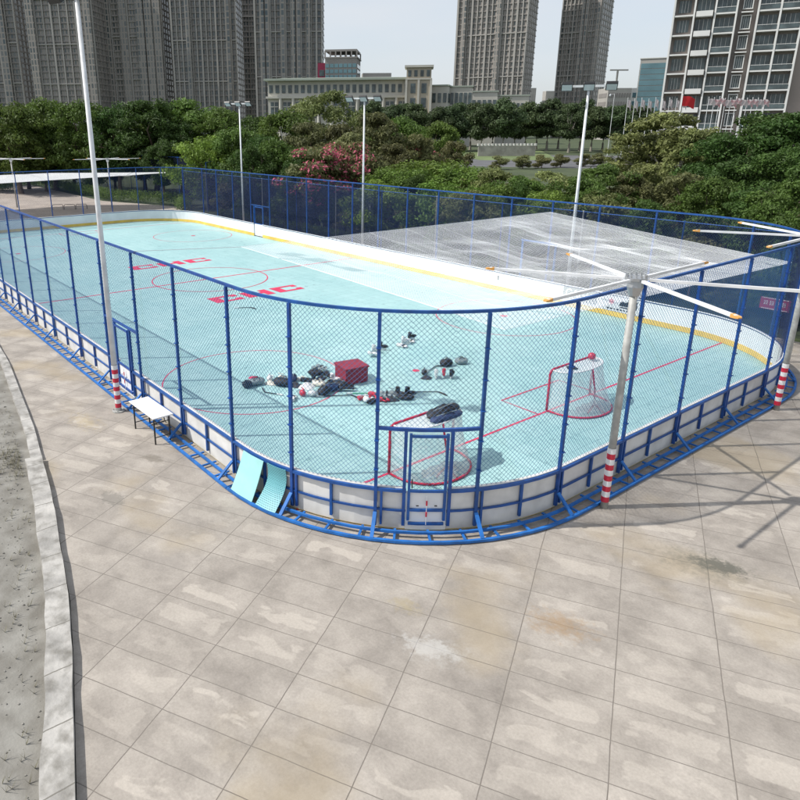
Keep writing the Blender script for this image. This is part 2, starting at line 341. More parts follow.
def joints(m, step):
    N = m.node_tree.nodes; L = m.node_tree.links; b = N['Principled BSDF']; src = b.inputs['Base Color'].links[0].from_socket
    tc = N.new('ShaderNodeTexCoord'); sp = N.new('ShaderNodeSeparateXYZ'); L.new(tc.outputs['Object'], sp.inputs[0])
    nz = N.new('ShaderNodeTexNoise'); nz.inputs['Scale'].default_value = 4; nz.inputs['Detail'].default_value = 6; L.new(tc.outputs['Object'], nz.inputs['Vector'])
    def mt(op, a, c):
        n = N.new('ShaderNodeMath'); n.operation = op
        for i, v in enumerate((a, c)):
            if isinstance(v, (int, float)): n.inputs[i].default_value = v
            else: L.new(v, n.inputs[i])
        return n.outputs[0]
    fr = mt('FRACT', mt('DIVIDE', mt('ADD', sp.outputs[0], mt('MULTIPLY', nz.outputs['Fac'], .06)), step), 0)
    mk = mt('LESS_THAN', fr, .022); dirt = mt('MULTIPLY', mt('MAXIMUM', mt('SUBTRACT', .52, nz.outputs['Fac']), 0), 3.0)
    mx = N.new('ShaderNodeMix'); mx.data_type = 'RGBA'; L.new(mt('MAXIMUM', mt('MULTIPLY', mk, .85), dirt), mx.inputs[0]); L.new(src, mx.inputs[6]); mx.inputs[7].default_value = (.13, .12, .10, 1); L.new(mx.outputs[2], b.inputs['Base Color'])
joints(M['kerb_run'], .95)
def kerb(name, pts, w, h, rough, label):
    pts = dense(pts, .35); b = MB(); n = len(pts)
    prof = [(0, -.1), (0, h), (-w, h), (-w, -.1)]
    vs = []
    rings = [offs(pts, d) for d, _ in prof]
    for i in range(n):
        for k, (d, z) in enumerate(prof):
            x, y = rings[k][i]; j = rough*noise.noise(Vector((x*1.7, y*1.7, k*5.)))
            vs.append((x+j*(1 if k > 1 else .25), y+j*(1 if k > 1 else .25), z+(j*.4 if z > 0 else 0)))
    fs = [(i*4+k, i*4+k+1, (i+1)*4+k+1, (i+1)*4+k) for i in range(n-1) for k in range(3)]+[(0, 1, 2, 3), ((n-1)*4+3, (n-1)*4+2, (n-1)*4+1, (n-1)*4)]
    b.add(vs, fs); o = b.build(name, M['kerb_run']); tag(o, label, 'kerb'); return o
kerb('kerb', offs(kin[:6]+[(15.7, -3.25)], -.01), .24, .10, .02, 'narrow pale concrete kerb along the far left paving edge')
kerb('kerb', offs([(15.75, -3.26), (17.72, -3.61), (21.17, -4.35), (22.5, -4.72), (27, -6.1), (34, -9)], -.01), .36, .14, .05, 'wide worn concrete kerb with chipped edges in the bottom left')
def blob(cx, cy, rx, ry, rz, n=60, k=.35, sd=0):
    out = []
    for i in range(n):
        t = 2*pi*i/n; r = 1+k*noise.noise(Vector((cos(t)*1.6+sd, sin(t)*1.6, sd)))+k*.6*noise.noise(Vector((cos(t)*6+sd, sin(t)*6, sd)))
        x, y = rx*r*cos(t), ry*r*sin(t); out.append((cx+x*cos(rz)-y*sin(rz), cy+x*sin(rz)+y*cos(rz)))
    return out
def speck(b, cx, cy, rx, ry, rz, n, z, s0, s1, sd):
    rr = random.Random(sd)
    for i in range(n):
        a = rr.uniform(0, 2*pi); q = rr.gauss(.75, .35); x, y = rx*q*cos(a), ry*q*sin(a); s = rr.uniform(s0, s1)
        b.sheet(blob(cx+x*cos(rz)-y*sin(rz), cy+x*sin(rz)+y*cos(rz), s, s*rr.uniform(.4, 1), rr.uniform(0, 3), 9, .5, i), z+rr.random()*.002)

rr = random.Random(21)
b = MB()
for k in range(800):
    x = rr.uniform(9, 30); yk = -2.15-(x-8)*.1-(x-8)**2*.0055-.45; y = yk-abs(rr.gauss(0, 1.1)); q = rr.uniform(.006, .022)*(1.6 if rr.random() < .06 else 1)
    b.sphere((x, y, -.03+q*.3), q, (1, rr.uniform(.6, 1), .6), 5, 3, rz=rr.uniform(0, 3))
tag(b.build('gravel', mat('gravel_stones', (.20, .19, .17), .9, 0, .5, 7)), kind='stuff')
b = MB()
for k in range(260):
    x = rr.choice((rr.gauss(15.3, .5), rr.uniform(12, 27))); yk = -2.15-(x-8)*.1-(x-8)**2*.0055-.5; y = yk-abs(rr.gauss(0, .35)); 
    for j in range(6):
        a = rr.uniform(0, 6.28); l = rr.uniform(.05, .16); b.add([(x, y, -.03), (x+.012, y, -.03), (x+cos(a)*l*.6, y+sin(a)*l*.6, l)], [(0, 1, 2)])
tag(b.build('dry_grass', mat('dry_grass', (.13, .12, .06), .9, 0, .3, 5)), kind='stuff')

# ------------------------------------------------------------------ rink floor and markings
def rrect(inset=0, n=14):
    R = RC-inset; p = []
    for cx, cy, a in ((E-RC, RC, -90), (E-RC, W-RC, 0), (-E+RC, W-RC, 90), (-E+RC, RC, 180)): p += arc(cx, cy, R, a, a+90, n)
    return p
b = MB(); b.sheet(rrect(.01), .008); tag(b.build('rink_floor', M['floor']), kind='structure')
zf = .012
b = MB()
b.strip([(0, .05), (0, W-.05)], .12, zf)
for s in (-1, 1): b.strip([(s*G, .25), (s*G, W-.25)], .07, zf)
b.strip(arc(0, W/2, 2.95, 0, 360, 64)[:-1], .06, zf+.004, True)
for sx in (-1, 1):
    for y in (3.6, W-3.5):
        b.strip(arc(sx*14.05, y, 2.8, 0, 360, 64)[:-1], .04, zf, True); b.sheet(arc(sx*14.0, y, .16, 0, 360, 20)[:-1], zf+.004)
    b.sheet(arc(sx*16.58, 8.1 if sx > 0 else W/2, .12, 0, 360, 20)[:-1], zf)
    yc = 9.6; x0 = sx*G; x1 = sx*(G-1.25)
    b.strip([(x0, yc-1.35), (x1, yc-1.35), (x1, yc+1.35), (x0, yc+1.35)], .06, zf+.004)
tag(b.build('rink_markings', M['red']), kind='structure')
def letter(b, ch, x0, y0, w, h, s):
    """block letter; h runs towards -x, w towards +y as read from the near end"""
    def r(u0, v0, u1, v1): b.sheet([(x0-v0*h, y0+u0*w), (x0-v0*h, y0+u1*w), (x0-v1*h, y0+u1*w), (x0-v1*h, y0+u0*w)], zf+.002)
    if ch == 'C': r(0, 0, .34, 1); r(.34, 0, 1, .22); r(.34, .78, 1, 1); r(.78, .22, 1, .36); r(.78, .64, 1, .78)
    if ch == 'H': r(0, 0, .3, 1); r(.7, 0, 1, 1); r(.3, .38, .7, .62)
b = MB()
for x0 in (4.85, -4.55):
    for k, ch in enumerate('CHC'): letter(b, ch, x0, 7.35+k*1.68, 1.42, 1.05, .3)
tag(b.build('rink_lettering', M['red']), kind='structure')

# ------------------------------------------------------------------ rink barrier (boards + net fence), in four stretches
class Path:
    def __init__(s, pts):
        s.p = pts; s.s = [0]
        for a, c in zip(pts, pts[1:]): s.s.append(s.s[-1]+hypot(c[0]-a[0], c[1]-a[1]))
        s.L = s.s[-1]; s.n = []
        for i in range(len(pts)):
            a = pts[max(0, i-1)]; c = pts[min(len(pts)-1, i+1)]; l = hypot(c[0]-a[0], c[1]-a[1]); s.n.append(((c[1]-a[1])/l, -(c[0]-a[0])/l))
    def __call__(s, q, o=0, z=0):
        q = min(max(q, 0), s.L); i = 0
        while i < len(s.p)-2 and s.s[i+1] < q: i += 1
        t = (q-s.s[i])/(s.s[i+1]-s.s[i]); a, c = s.p[i], s.p[i+1]; na, nc = s.n[i], s.n[i+1]
        return Vector((a[0]+(c[0]-a[0])*t+(na[0]+(nc[0]-na[0])*t)*o, a[1]+(c[1]-a[1])*t+(na[1]+(nc[1]-na[1])*t)*o, z))
    def ang(s, q):
        a, c = s(max(0, q-.05)), s(min(s.L, q+.05)); return atan2(c.y-a.y, c.x-a.x)
    def stops(s, q0, q1): return [q0]+[x for x in s.s if q0+1e-3 < x < q1-1e-3]+[q1]
    def sweep(s, b, q0, q1, o, z, w, h, mi=0, z2=None):
        st = s.stops(q0, q1); vs = []
        for q in st:
            for do, dz in ((-w/2, -h/2), (w/2, -h/2), (w/2, h/2), (-w/2, h/2)): vs.append(s(q, o+do, z+dz))
        n = len(st); fs = [(i*4+k, i*4+(k+1) % 4, (i+1)*4+(k+1) % 4, (i+1)*4+k) for i in range(n-1) for k in range(4)]+[(0, 3, 2, 1), ((n-1)*4, (n-1)*4+1, (n-1)*4+2, (n-1)*4+3)]
        b.add(vs, fs, mi)
def chain(path, q0, q1, z0, z1, r, pitch, b=None, o=0.0):
    b = b or MB(); hgt = z1-z0; q = q0-hgt
    wz = lambda t: 0
    while q < q1:
        for sg in (1, -1):
            a0, a1 = max(q, q0), min(q+hgt, q1)
            if a1-a0 < .02: continue
            st = path.stops(a0, a1); vs = []
            for x in st:
                z = z0+(x-q) if sg > 0 else z1-(x-q)
                p = path(x, o+.004*sg, z); t = path.ang(x); tx, ty = cos(t), sin(t)
                for k in range(3):
                    a = 2*pi*k/3+pi/2; dn, db = cos(a)*r, sin(a)*r
                    # cross-section spanned by wall normal and in-plane perpendicular to the wire
                    vs.append(p+Vector((ty*db-tx*sg*dn*.7, -tx*db-ty*sg*dn*.7, dn*.7)))
            n = len(st); b.add(vs, [(i*3+k, i*3+(k+1) % 3, (i+1)*3+(k+1) % 3, (i+1)*3+k) for i in range(n-1) for k in range(3)])
        q += pitch
    return b
def barrier(label, pts, posts, gate=None, netr=.0037, pitch=.10, inside=False, wire='wire', frame=True, ends=(False, False), gh=2.2):
    P = Path(pts); r = thing('rink_fence', label, 'rink fence', (P(P.L/2).x, P(P.L/2).y, 0)); base = Vector(r.location)
    def bld(b, name, m, par=r, **k):
        b.v = [tuple(Vector(v)-base) for v in b.v]; return b.build(name, m, par, **k)
    posts = [P.L+x if x < 0 else x for x in posts]
    b = MB(); P.sweep(b, 0, P.L, .03, H, .055, .055); bld(b, 'top_rail', M['blue'])
    # rails, split by gate
    spans = [(0, P.L)] if not gate else [(0, gate[0]), (gate[1], P.L)]
    b = MB()
    for s0, s1 in spans: P.sweep(b, s0, s1, .045, BH-.02, .07, .06)
    bld(b, 'board_rail', M['blue'])
    b = MB()
    for s0, s1 in spans: P.sweep(b, s0, s1, .045, BH*.50, .035, .04)
    bld(b, 'middle_rail', M['blue'])
    b = MB(); P.sweep(b, 0, P.L, .25, .11, .05, .05); bld(b, 'base_rail', M['blue_light'])
    b = MB(); P.sweep(b, 0, P.L, .48, .05, .06, .05); bld(b, 'outer_base_rail', M['blue_light'])
    n = int(P.L/.6)
    for k in range(n+1):
        q = k*P.L/n; b = MB(); b.box(P(q, .27, .065), (.045, .37, .03), P.ang(q)); bld(b, 'base_rung', M['blue_light'])
    for q in posts:
        a = P.ang(q); b = MB(); b.box(P(q, .055, (H-.03)/2+.05), (.06, .06, H-.13), a)
        b.box(P(min(P.L, q+.11), .055, .5), (.045, .05, .74), a)
        if netr < .004:   # clamps on the post
            for z in (1.3, 1.9, 2.5, 3.1, 3.7): b.box(P(q, .07, z), (.085, .10, .018), a)
        po = bld(b, 'post', M['blue'])
        c, nrm = P(q, 0, 0), P(q, 1, 0)-P(q, 0, 0); tg = Vector((nrm.y, -nrm.x, 0))
        b = MB(); p0 = P(q, .09, .40); p1 = P(q, .47, .07); dd = (p1-p0).normalized(); Mx = Matrix((dd, tg, dd.cross(tg))).transposed(); b.box((p0+p1)/2, ((p1-p0).length, .07, .035), M_=Mx)
        bld(b, 'brace', M['blue_light'])
    # short stiles half way
    pp = [0]+posts+[P.L]; pp = sorted(set(round(x, 3) for x in pp))
    for s0, s1 in zip(pp, pp[1:]):
        if s1-s0 < .9 or (gate and s0-.05 <= gate[0] and s1+.05 >= gate[1]): continue
        q = (s0+s1)/2; b = MB(); b.box(P(q, .045, .5), (.05, .05, .72), P.ang(q)); bld(b, 'stile', M['blue'])
    # boards (each panel between posts)
    for s0, s1 in zip(pp, pp[1:]):
        for lo, hi in ((s0, (s0+s1)/2), ((s0+s1)/2, s1)):
            segs = [(lo, hi)]
            if gate:
                segs = [(x0, x1) for x0, x1 in ((lo, min(hi, gate[0])), (max(lo, gate[1]), hi)) if x1-x0 > .02]
            for x0, x1 in segs:
                b = MB(); P.sweep(b, x0+.001, x1-.001, 0, (.04+BH-.05)/2, .014, BH-.09, 0)
                P.sweep(b, x0+.001, x1-.001, -.012, BH+.012, .075, .022, 0)
                bld(b, 'board_panel', M['hdpe'] if inside else M['hdpe_dirty'])
    b = MB()
    for s0, s1 in spans: P.sweep(b, s0, s1, -.014, .115, .012, .20)
    bld(b, 'kick_strip', M['yellow'])
    # net
    b = MB()
    if gate:
        chain(P, 0, gate[0], BH+.03, H-.02, netr, pitch, b, .0); chain(P, gate[1], P.L, BH+.03, H-.02, netr, pitch, b, .0); chain(P, gate[0], gate[1], gh+.03, H-.02, netr, pitch, b, .0)
    else: chain(P, 0, P.L, BH+.03, H-.02, netr, pitch, b, .0)
    bld(b, 'chain_link_net', M[wire])
    if gate:
        g0, g1 = gate; a = P.ang((g0+g1)/2)
        # header across the bay and side stiles
        bay0 = max([x for x in pp if x <= g0]); bay1 = min([x for x in pp if x >= g1])
        b = MB(); P.sweep(b, bay0, bay1, .05, gh, .06, .06); bld(b, 'gate_header', M['blue'])
        for q in (g0-.04, g1+.04):
            b = MB(); b.box(P(q, .05, (gh+.12)/2), (.06, .06, gh-.16), P.ang(q)); bld(b, 'gate_post', M['blue'])
        gd = MB()
        for q in (g0+.05, g1-.05): gd.box(P(q, .075, (gh+.2)/2), (.05, .045, gh-.34), P.ang(q))
        for z in (.20, BH*.55, BH, gh-.12): P.sweep(gd, g0+.05, g1-.05, .075, z, .045, .05)
        gate_o = bld(gd, 'gate', M['blue'])
        b = MB(); P.sweep(b, g0+.0, g1-.0, .045, (.05+BH-.02)/2, .012, BH-.08); bld(b, 'gate_panel', M['hdpe'], gate_o)
        b = MB(); chain(P, g0+.07, g1-.07, BH+.03, gh-.14, netr, pitch, b, .06); bld(b, 'gate_net', M[wire], gate_o)
        b = MB(); q = (g0+g1)/2
        b.box(P(q, .10, .50), (.012, .012, .62), P.ang(q))
        for z, w in ((.66, .10), (.42, .10)): b.box(P(q, .105, z), (.03, .02, w), P.ang(q), 1)
        b.box(P(q-.17, .10, .60), (.05, .02, .015), P.ang(q), 2); b.box(P(q+.17, .10, .60), (.05, .02, .015), P.ang(q), 2)
        bld(b, 'gate_bolt', [M['white_plastic'], M['red_band'], M['black_plastic']], gate_o)
        b = MB(); b.tube(P(g0+.1, .14, 1.0), P(g0+.1, .14, 1.18), .012); bld(b, 'gate_handle', M['black_plastic'], gate_o)
    return r, P
SX = E-RC
pA = [(-SX, 0), (SX, 0)]
postsA = [x+SX for x in (-18.9, -16.4, -13.9, -11.4, -8.9, -6.4, -3.9, -1.4, 1.0, 3.45, 5.95, 8.9, 11.65, 14.1, 16.6, 19.15)]
barrier('straight blue mesh fence with white boards on the left, its gate beside the striped pole', pA, postsA, gate=(12.4+SX, 13.45+SX), gh=2.15)
pB = arc(SX, RC, RC, -90, 0, 18)+[(E, W-RC)]
arcq = RC*radians(90)
postsB = [1.52, 3.29, 5.2, 7.14, arcq+2.05, arcq+4.47, arcq+7.0, arcq+9.4]
barrier('curved blue mesh fence round the near end, with a goal seen through its gate', pB, postsB, gate=(3.86, 4.63), gh=2.15)
pC = arc(SX, W-RC, RC, 0, 90, 18)+[(-SX, W)]
postsC = [1.8, 3.6, 5.4]+[arcq+SX-x for x in (17.93, 15.57, 13.36, 11.2, 8.97, 6.65, 4.4, 2.1, -.2, -2.5, -4.8, -7, -9.2, -11.7, -14.2, -16.7, -19.0)]
rC, PC = barrier('long blue mesh fence on white boards on the far side below the trees', pC, postsC, gate=(arcq+SX+10.1, arcq+SX+11.25), inside=True, wire='wire_far', netr=.0036, gh=2.2)
pD = arc(-SX, W-RC, RC, 90, 180, 18)+[(-E, RC)]+arc(-SX, RC, RC, 180, 270, 18)[1:]
postsD = [2, 4, 6, arcq+.8, arcq+3.2, arcq+5.6, arcq+8, arcq+10.4, arcq+12.4, -1.0]
barrier('curved blue mesh fence at the distant left end behind the white sail', pD, postsD, inside=True, wire='wire_far', netr=.0036)
for xx in (11.75, 13.5):
    b = MB(); b.box((xx-rC.location.x, W+.35-rC.location.y, 1.25), (.07, .07, 2.5)); b.build('access_frame_post', M['blue_light'], rC)
b = MB(); b.box((12.62-rC.location.x, W+.35-rC.location.y, 2.5), (1.9, .07, .07)); b.build('access_frame_header', M['blue_light'], rC)
# advertising panels on the far boards (inside face)
def advert(name, x0, x1, z0, z1, back, label):
    b = MB(); b.box(((x0+x1)/2, W-.022, (z0+z1)/2), (x1-x0, .006, z1-z0)); o = b.build(name, back); tag(o, label, 'advert board'); return o
TB = Matrix.Rotation(pi/2, 4, 'X')
def face_text(txt, size, m, par, x, z, bold=.01, yy=W-.030, depth=.002):
    # seen from inside the rink the text reads towards +x
    return text_obj('lettering', txt, size, m, par, Matrix.Translation((x, yy, z)) @ TB, depth, bold)
M['ad_grey'] = mat('advert_grey', (.30, .33, .34), .5, 0, .1, 6); M['ad_white'] = mat('advert_white', (.62, .63, .64), .5)
a1 = advert('advert_board', 14.35, 15.95, .34, .84, M['ad_grey'], 'grey advert panel with white CAG letters on the far boards')
face_text('CAG', .46, M['white_plastic'], a1, 14.95, .60, .012); 
b = MB()
for k in range(5): b.box((15.5+k*.09, W-.028, .68-(k % 2)*.05), (.05, .004, .12))
for k in range(9): b.box((14.55+k*.15, W-.028, .40), (.09, .004, .04))
b.build('small_print', M['white_plastic'], a1)
a2 = advert('advert_board', 16.25, 17.95, .24, .86, M['ad_white'], 'white advert panel with a red star and black emblem on the far boards')
b = MB(); st = []
for k in range(12):
    rr = .15 if k % 2 == 0 else .085; t = pi/2+k*pi/6; st.append((16.62+rr*cos(t), .62+rr*sin(t)))
n = len(st); b.add([(x, W-.028, z) for x, z in st], [tuple(range(n))]); b.build('red_star', M['red_plastic'], a2)
b = MB()
for poly in ([(16.95, .50), (17.35, .50), (17.42, .78), (17.22, .66), (17.05, .72)], [(17.45, .46), (17.72, .46), (17.72, .8), (17.58, .66)], [(17.0, .42), (17.6, .42), (17.5, .47), (17.05, .47)]):
    b.add([(x, W-.028, z) for x, z in poly], [tuple(range(len(poly)))])
for k in range(9): b.box((16.5+k*.14, W-.028, .33), (.09, .004, .07-(k % 3)*.015))
b.build('black_emblem', M['black_plastic'], a2)
b = MB(); b.box((10.8, W-.024, .62), (.05, .006, .20)); o = b.build('board_latch', M['black_plastic']); tag(o, 'small black latch mark at a seam of the far white boards', 'latch')
b = MB(); b.box((22.15, W+.9, 1.45), (.95, .012, .42)); M['banner_red'] = mat('banner_red', (.33, .03, .08), .6); o = b.build('banner', M['banner_red']); tag(o, 'small dark red banner with pale writing hung on the far right net', 'banner'); bann = o
b = MB(); rr = random.Random(4)
for k in range(4):
    cx = 21.86+k*.19
    for j in range(3): b.box((cx, W+.891, 1.53-j*.055), (.13, .004, .018))
    for j in range(2): b.box((cx-.04+j*.08, W+.891, 1.475), (.018, .004, .15))
b.box((22.15, W+.891, 1.645), (.85, .004, .02)); b.box((22.15, W+.891, 1.27), (.85, .004, .025)); b.build('lettering', M['ad_white'], bann)
# outer navy screen fence
of = thing('screen_fence', 'tall dark navy net fence standing behind the far side boards', 'fence', (0, 21.3, 0))
for i, (x0, x1) in enumerate([(-27+k*4.5, -27+(k+1)*4.5) for k in range(13)]):
    b = MB(); nn = 9
    vs = []; 
    for a in range(nn+1):
        for c in range(7):
            x = x0+(x1-x0)*a/nn; z = .1+3.7*c/6; vs.append((x, .06*noise.noise(Vector((x*.6, z*.7, 3))), z))
    fs = [(a*7+c, (a+1)*7+c, (a+1)*7+c+1, a*7+c+1) for a in range(nn) for c in range(6)]
    b.add(vs, fs); b.build('net_panel', M['navy_net' if x1 < 3 else 'navy_net_thin'], of)
for k in range(14):
    b = MB(); b.tube((-27+k*4.5, .05, -.05), (-27+k*4.5, .05, 3.85), .032, n=6); b.build('post', M['grey_pole'] if k % 2 else M['blue'], of)
b = MB(); b.tube((-27, .05, 3.8), (31.5, .05, 3.8), .02, n=6); b.build('top_rail', M['blue'], of)
of2 = thing('screen_fence', 'low dark blue net fence beyond the paved court at the far left', 'fence', (0, 0, 0))
pts2 = [(-27, 23.8), (-33, 28.5), (-45, 26.5), (-70, 25.5)]
P2 = Path(pts2)
b = MB(); st = P2.stops(0, P2.L); b.add([P2(q, 0, z) for q in st for z in (.1, 4.4)], [(2*i, 2*i+2, 2*i+3, 2*i+1) for i in range(len(st)-1)]); b.build('net_panel', M['navy_net'], of2)
for k in range(13):
    b = MB(); p = P2(k*P2.L/12); b.tube((p.x, p.y, -.05), (p.x, p.y, 4.45), .035, n=6); b.build('post', M['blue'], of2)
b = MB(); P2.sweep(b, 0, P2.L, 0, 4.42, .05, .05); b.build('top_rail', M['blue'], of2)

# ------------------------------------------------------------------ shade sails
def sail(name, label, c4, m, sag, n=26, edge=.35, rope_to=None):
    a, b_, c, d = [Vector(p) for p in c4]; vs = []; mb = MB()
    for i in range(n+1):
        for j in range(n+1):
            u, v = i/n, j/n
            # hollow-cut edges
            u2 = u+(0.5-u)*edge*.35*sin(pi*v)*(abs(u-.5)*2)**2; v2 = v+(0.5-v)*edge*.35*sin(pi*u)*(abs(v-.5)*2)**2
            p = a*(1-u2)*(1-v2)+b_*u2*(1-v2)+c*u2*v2+d*(1-u2)*v2
            p.z -= sag*(16*u2*(1-u2)*v2*(1-v2))**.8; ew = min(1, 6*min(u, 1-u, v, 1-v)); p.z += ew*(.05*noise.noise(Vector((p.x*.9, p.y*.9, 0)))+.22*noise.noise(Vector((p.x*.35+p.y*.5, p.x*.2-p.y*.12, 2))))
            vs.append(p)
    mb.add(vs, [(i*(n+1)+j, (i+1)*(n+1)+j, (i+1)*(n+1)+j+1, i*(n+1)+j+1) for i in range(n) for j in range(n)])
    root = thing(name, label, 'shade sail', tuple(a)); mb.v = [tuple(Vector(v)-a) for v in mb.v]; 
    if m is M['sail_net']:      # a real knotted net: two families of threads
        gv = [Vector(q) for q in mb.v]; G_ = lambda i, j: gv[i*(n+1)+j]
        def ev(u, v):
            x, y = min(u*n, n-1e-6), min(v*n, n-1e-6); i, j = int(x), int(y); fx, fy = x-i, y-j
            return G_(i, j)*(1-fx)*(1-fy)+G_(i+1, j)*fx*(1-fy)+G_(i+1, j+1)*fx*fy+G_(i, j+1)*(1-fx)*fy
        mb = MB(); nu, nv = int((b_-a).length/.085), int((d-a).length/.085)
        def thread(pts, r_):
            o = len(mb.v); dd = (pts[-1]-pts[0]).normalized(); sd_ = dd.cross(Vector((0, 0, 1))).normalized()
            for q in pts: mb.v += [tuple(q+sd_*r_), tuple(q-sd_*r_), tuple(q+Vector((0, 0, r_*1.4)))]
            for k in range(len(pts)-1):
                for e_ in range(3): mb.f.append((o+k*3+e_, o+k*3+(e_+1) % 3, o+(k+1)*3+(e_+1) % 3, o+(k+1)*3+e_)); mb.mi.append(0)
        for k in range(nu+1): thread([ev(k/nu, j/n) for j in range(n+1)], .0040 if k % 20 == 0 else .0027)
        for k in range(nv+1): thread([ev(j/n, k/nv) for j in range(n+1)], .0040 if k % 20 == 0 else .0027)
        mb.build('net_cloth', M['net_thread'], root)
    else: mb.build('cloth', m, root, smooth=True)
    e = MB()
    idx = [i*(n+1) for i in range(n+1)]+[n*(n+1)+j for j in range(1, n+1)]+[i*(n+1)+n for i in range(n-1, -1, -1)]+[j for j in range(n-1, 0, -1)]
    e.pipe([Vector(vs[i])-a+Vector((0, 0, .012)) for i in idx], .002 if m is M['sail_net'] else .01, 4, closed=True); e.build('edge_rope', M['white_paint'], root)
    if rope_to:
        e = MB()
        for s_, t_ in rope_to: e.tube(Vector(s_)-a, Vector(t_)-a, .008, n=4)
        e.build('tie_rope', M['white_paint'], root)
    return root
sail('shade_sail', 'large see-through pale net sail slung over the near right end of the rink', [(14.6, 3.0, 4.25), (13.35, W-.1, 3.93), (23.45, 16.9, 3.5), (23.75, 3.1, 3.93)], M['sail_net'], .22, edge=.02, rope_to=[((14.6, 3.0, 4.25), (14.15, .05, H))])
sail('shade_sail', 'long white sail seen almost edge on above the distant left end', [(-29.0, 2.0, 3.2), (-42.0, 0.0, 3.2), (-41.5, 14.0, 3.2), (-34.4, 25.0, 3.2)], M['sail_white'], .12, edge=.1)

# ------------------------------------------------------------------ poles and masts
def striped_base(par, r, z0=.12, z1=1.35, n=10):
    b = MB(); h = (z1-z0)/n
    for k in range(n): b.tube((0, 0, z0+k*h), (0, 0, z0+(k+1)*h), r, n=14, mi=k % 2, caps=False)
    b.build('striped_sleeve', [M['red_band'], M['white_plastic']], par, smooth=False)
def light_pole(x, y, h, label, r=.075, stripes=False, rz=0, heads=3, span=1.9):
    t = thing('light_pole', label, 'light pole', (x, y, 0), rz, 'floodlight poles round the rink')
    b = MB(); b.tube((0, 0, 0), (0, 0, h), r, r*.62, 14); b.build('pole', M['white_paint'], t, smooth=True)
    b = MB(); b.tube((0, 0, 0), (0, 0, .03), r*2.2, n=12)
    for k in range(4): a = k*pi/2+.7; b.tube((cos(a)*r*1.7, sin(a)*r*1.7, .03), (cos(a)*r*1.7, sin(a)*r*1.7, .07), .014, n=6)
    b.build('base_plate', M['grey_pole'], t)
    b = MB(); b.box((0, 0, h+.04), (span, .09, .09)); b.box((0, 0, h-.05), (.2, .2, .12)); b.build('crossarm', M['white_paint'], t)
    for k in range(heads):
        xx = (k-(heads-1)/2)*span/(heads-1)*.92; Rm = Matrix.Rotation(radians(-38), 4, 'X')
        b = MB(); b.box((xx, -.16, h+.03), (.46, .42, .13), M_=Rm.to_3x3()); hd = b.build('floodlight', M['black_plastic'], t, bevel=.015)
        b = MB(); off = Rm @ Vector((0, 0, -.068)); b.box((xx, -.16+off.y, h+.03+off.z), (.40, .34, .008), M_=Rm.to_3x3()); b.build('lens', M['glass_lamp'], hd)
        b = MB(); off = Rm @ Vector((0, 0, .071)); b.box((xx, -.16+off.y, h+.03+off.z), (.34, .30, .014), M_=Rm.to_3x3()); b.build('top_cover', M['white_plastic'], hd)
    if stripes: striped_base(t, r*1.05)
    return t
light_pole(-15.3, 20.7, 9.1, 'slender white floodlight pole near the far side gate, left of the pink blossom', rz=.5)
light_pole(-1.0, 20.7, 9.0, 'white floodlight pole behind the far boards, just right of the pink blossom', rz=.5)
light_pole(13.5, 20.7, 9.0, 'white floodlight pole standing behind the big net sail', rz=.6, r=.08)
light_pole(13.95, -.72, 10.4, 'tall pale pole with red and white striped foot outside the left fence', r=.08, stripes=True, rz=pi+.3)
def canopy_mast(x, y, label, rz=radians(30), zh=4.70, tall=True, arms=6, L=2.75, striped=True, r=.076):
    t = thing('canopy_mast', label, 'canopy mast', (x, y, 0), rz, 'bare canopy masts with radiating arms')
    b = MB(); b.tube((0, 0, 0), (0, 0, zh), r, r*.9, 16); b.build('pole', M['grey_pole'], t, smooth=True)
    if striped: striped_base(t, r*1.05, .15, 1.35, 10)
    b = MB(); b.tube((0, 0, zh-.08), (0, 0, zh+.05), .15, .13, 12); b.tube((0, 0, zh-.25), (0, 0, zh-.08), .09, .15, 12); b.tube((0, 0, zh+.05), (0, 0, zh+.10), .20, .20, 12)
    for k in range(12): a = 2*pi*k/12; b.tube((cos(a)*.17, sin(a)*.17, zh+.10), (cos(a)*.17, sin(a)*.17, zh+.15), .018, n=5)
    b.build('hub', M['steel'], t)
    for k in range(arms):
        a = 2*pi*k/arms; d = Vector((cos(a), sin(a), 0)); n = Vector((-sin(a), cos(a), 0)); Mx = Matrix((d, n, Vector((0, 0, 1)))).transposed()
        b = MB(); b.box(d*(.13+(L-.13)/2)+Vector((0, 0, zh+.06)), (L-.13-.19, .058, .05), M_=Mx); ar = b.build('arm', M['white_paint'], t)
        b = MB(); p0 = d*(L-.19)+Vector((0, 0, zh+.06)); vs = []
        for o_, w_, h_ in ((0, .034, .03), (.13, .05, .016), (.17, .03, .01)):
            for sy, sz in ((-1, -1), (1, -1), (1, 1), (-1, 1)): vs.append(p0+d*o_+n*w_*sy+Vector((0, 0, h_*sz)))
        b.add(vs, [(i*4+q, i*4+(q+1) % 4, (i+1)*4+(q+1) % 4, (i+1)*4+q) for i in range(2) for q in range(4)]+[(3, 2, 1, 0), (8, 9, 10, 11)])
        b.build('end_cap', M['orange'], ar)
    return t
canopy_mast(24.86, 5.33, 'grey mast with six bare white arms and a red striped foot near the right goal')
canopy_mast(24.86, 13.72, 'grey mast with white arms cut by the right edge of the photo', rz=radians(30))
def arms_mast(x, y, label):
    return canopy_mast(x, y, label, rz=random.random(), zh=4.6, striped=False, L=3.2, r=.07)
arms_mast(-35.4, 17.7, 'small distant mast with white arms behind the edge-on white sail')
arms_mast(-42, 10.5, 'farthest small mast with white arms at the left edge')
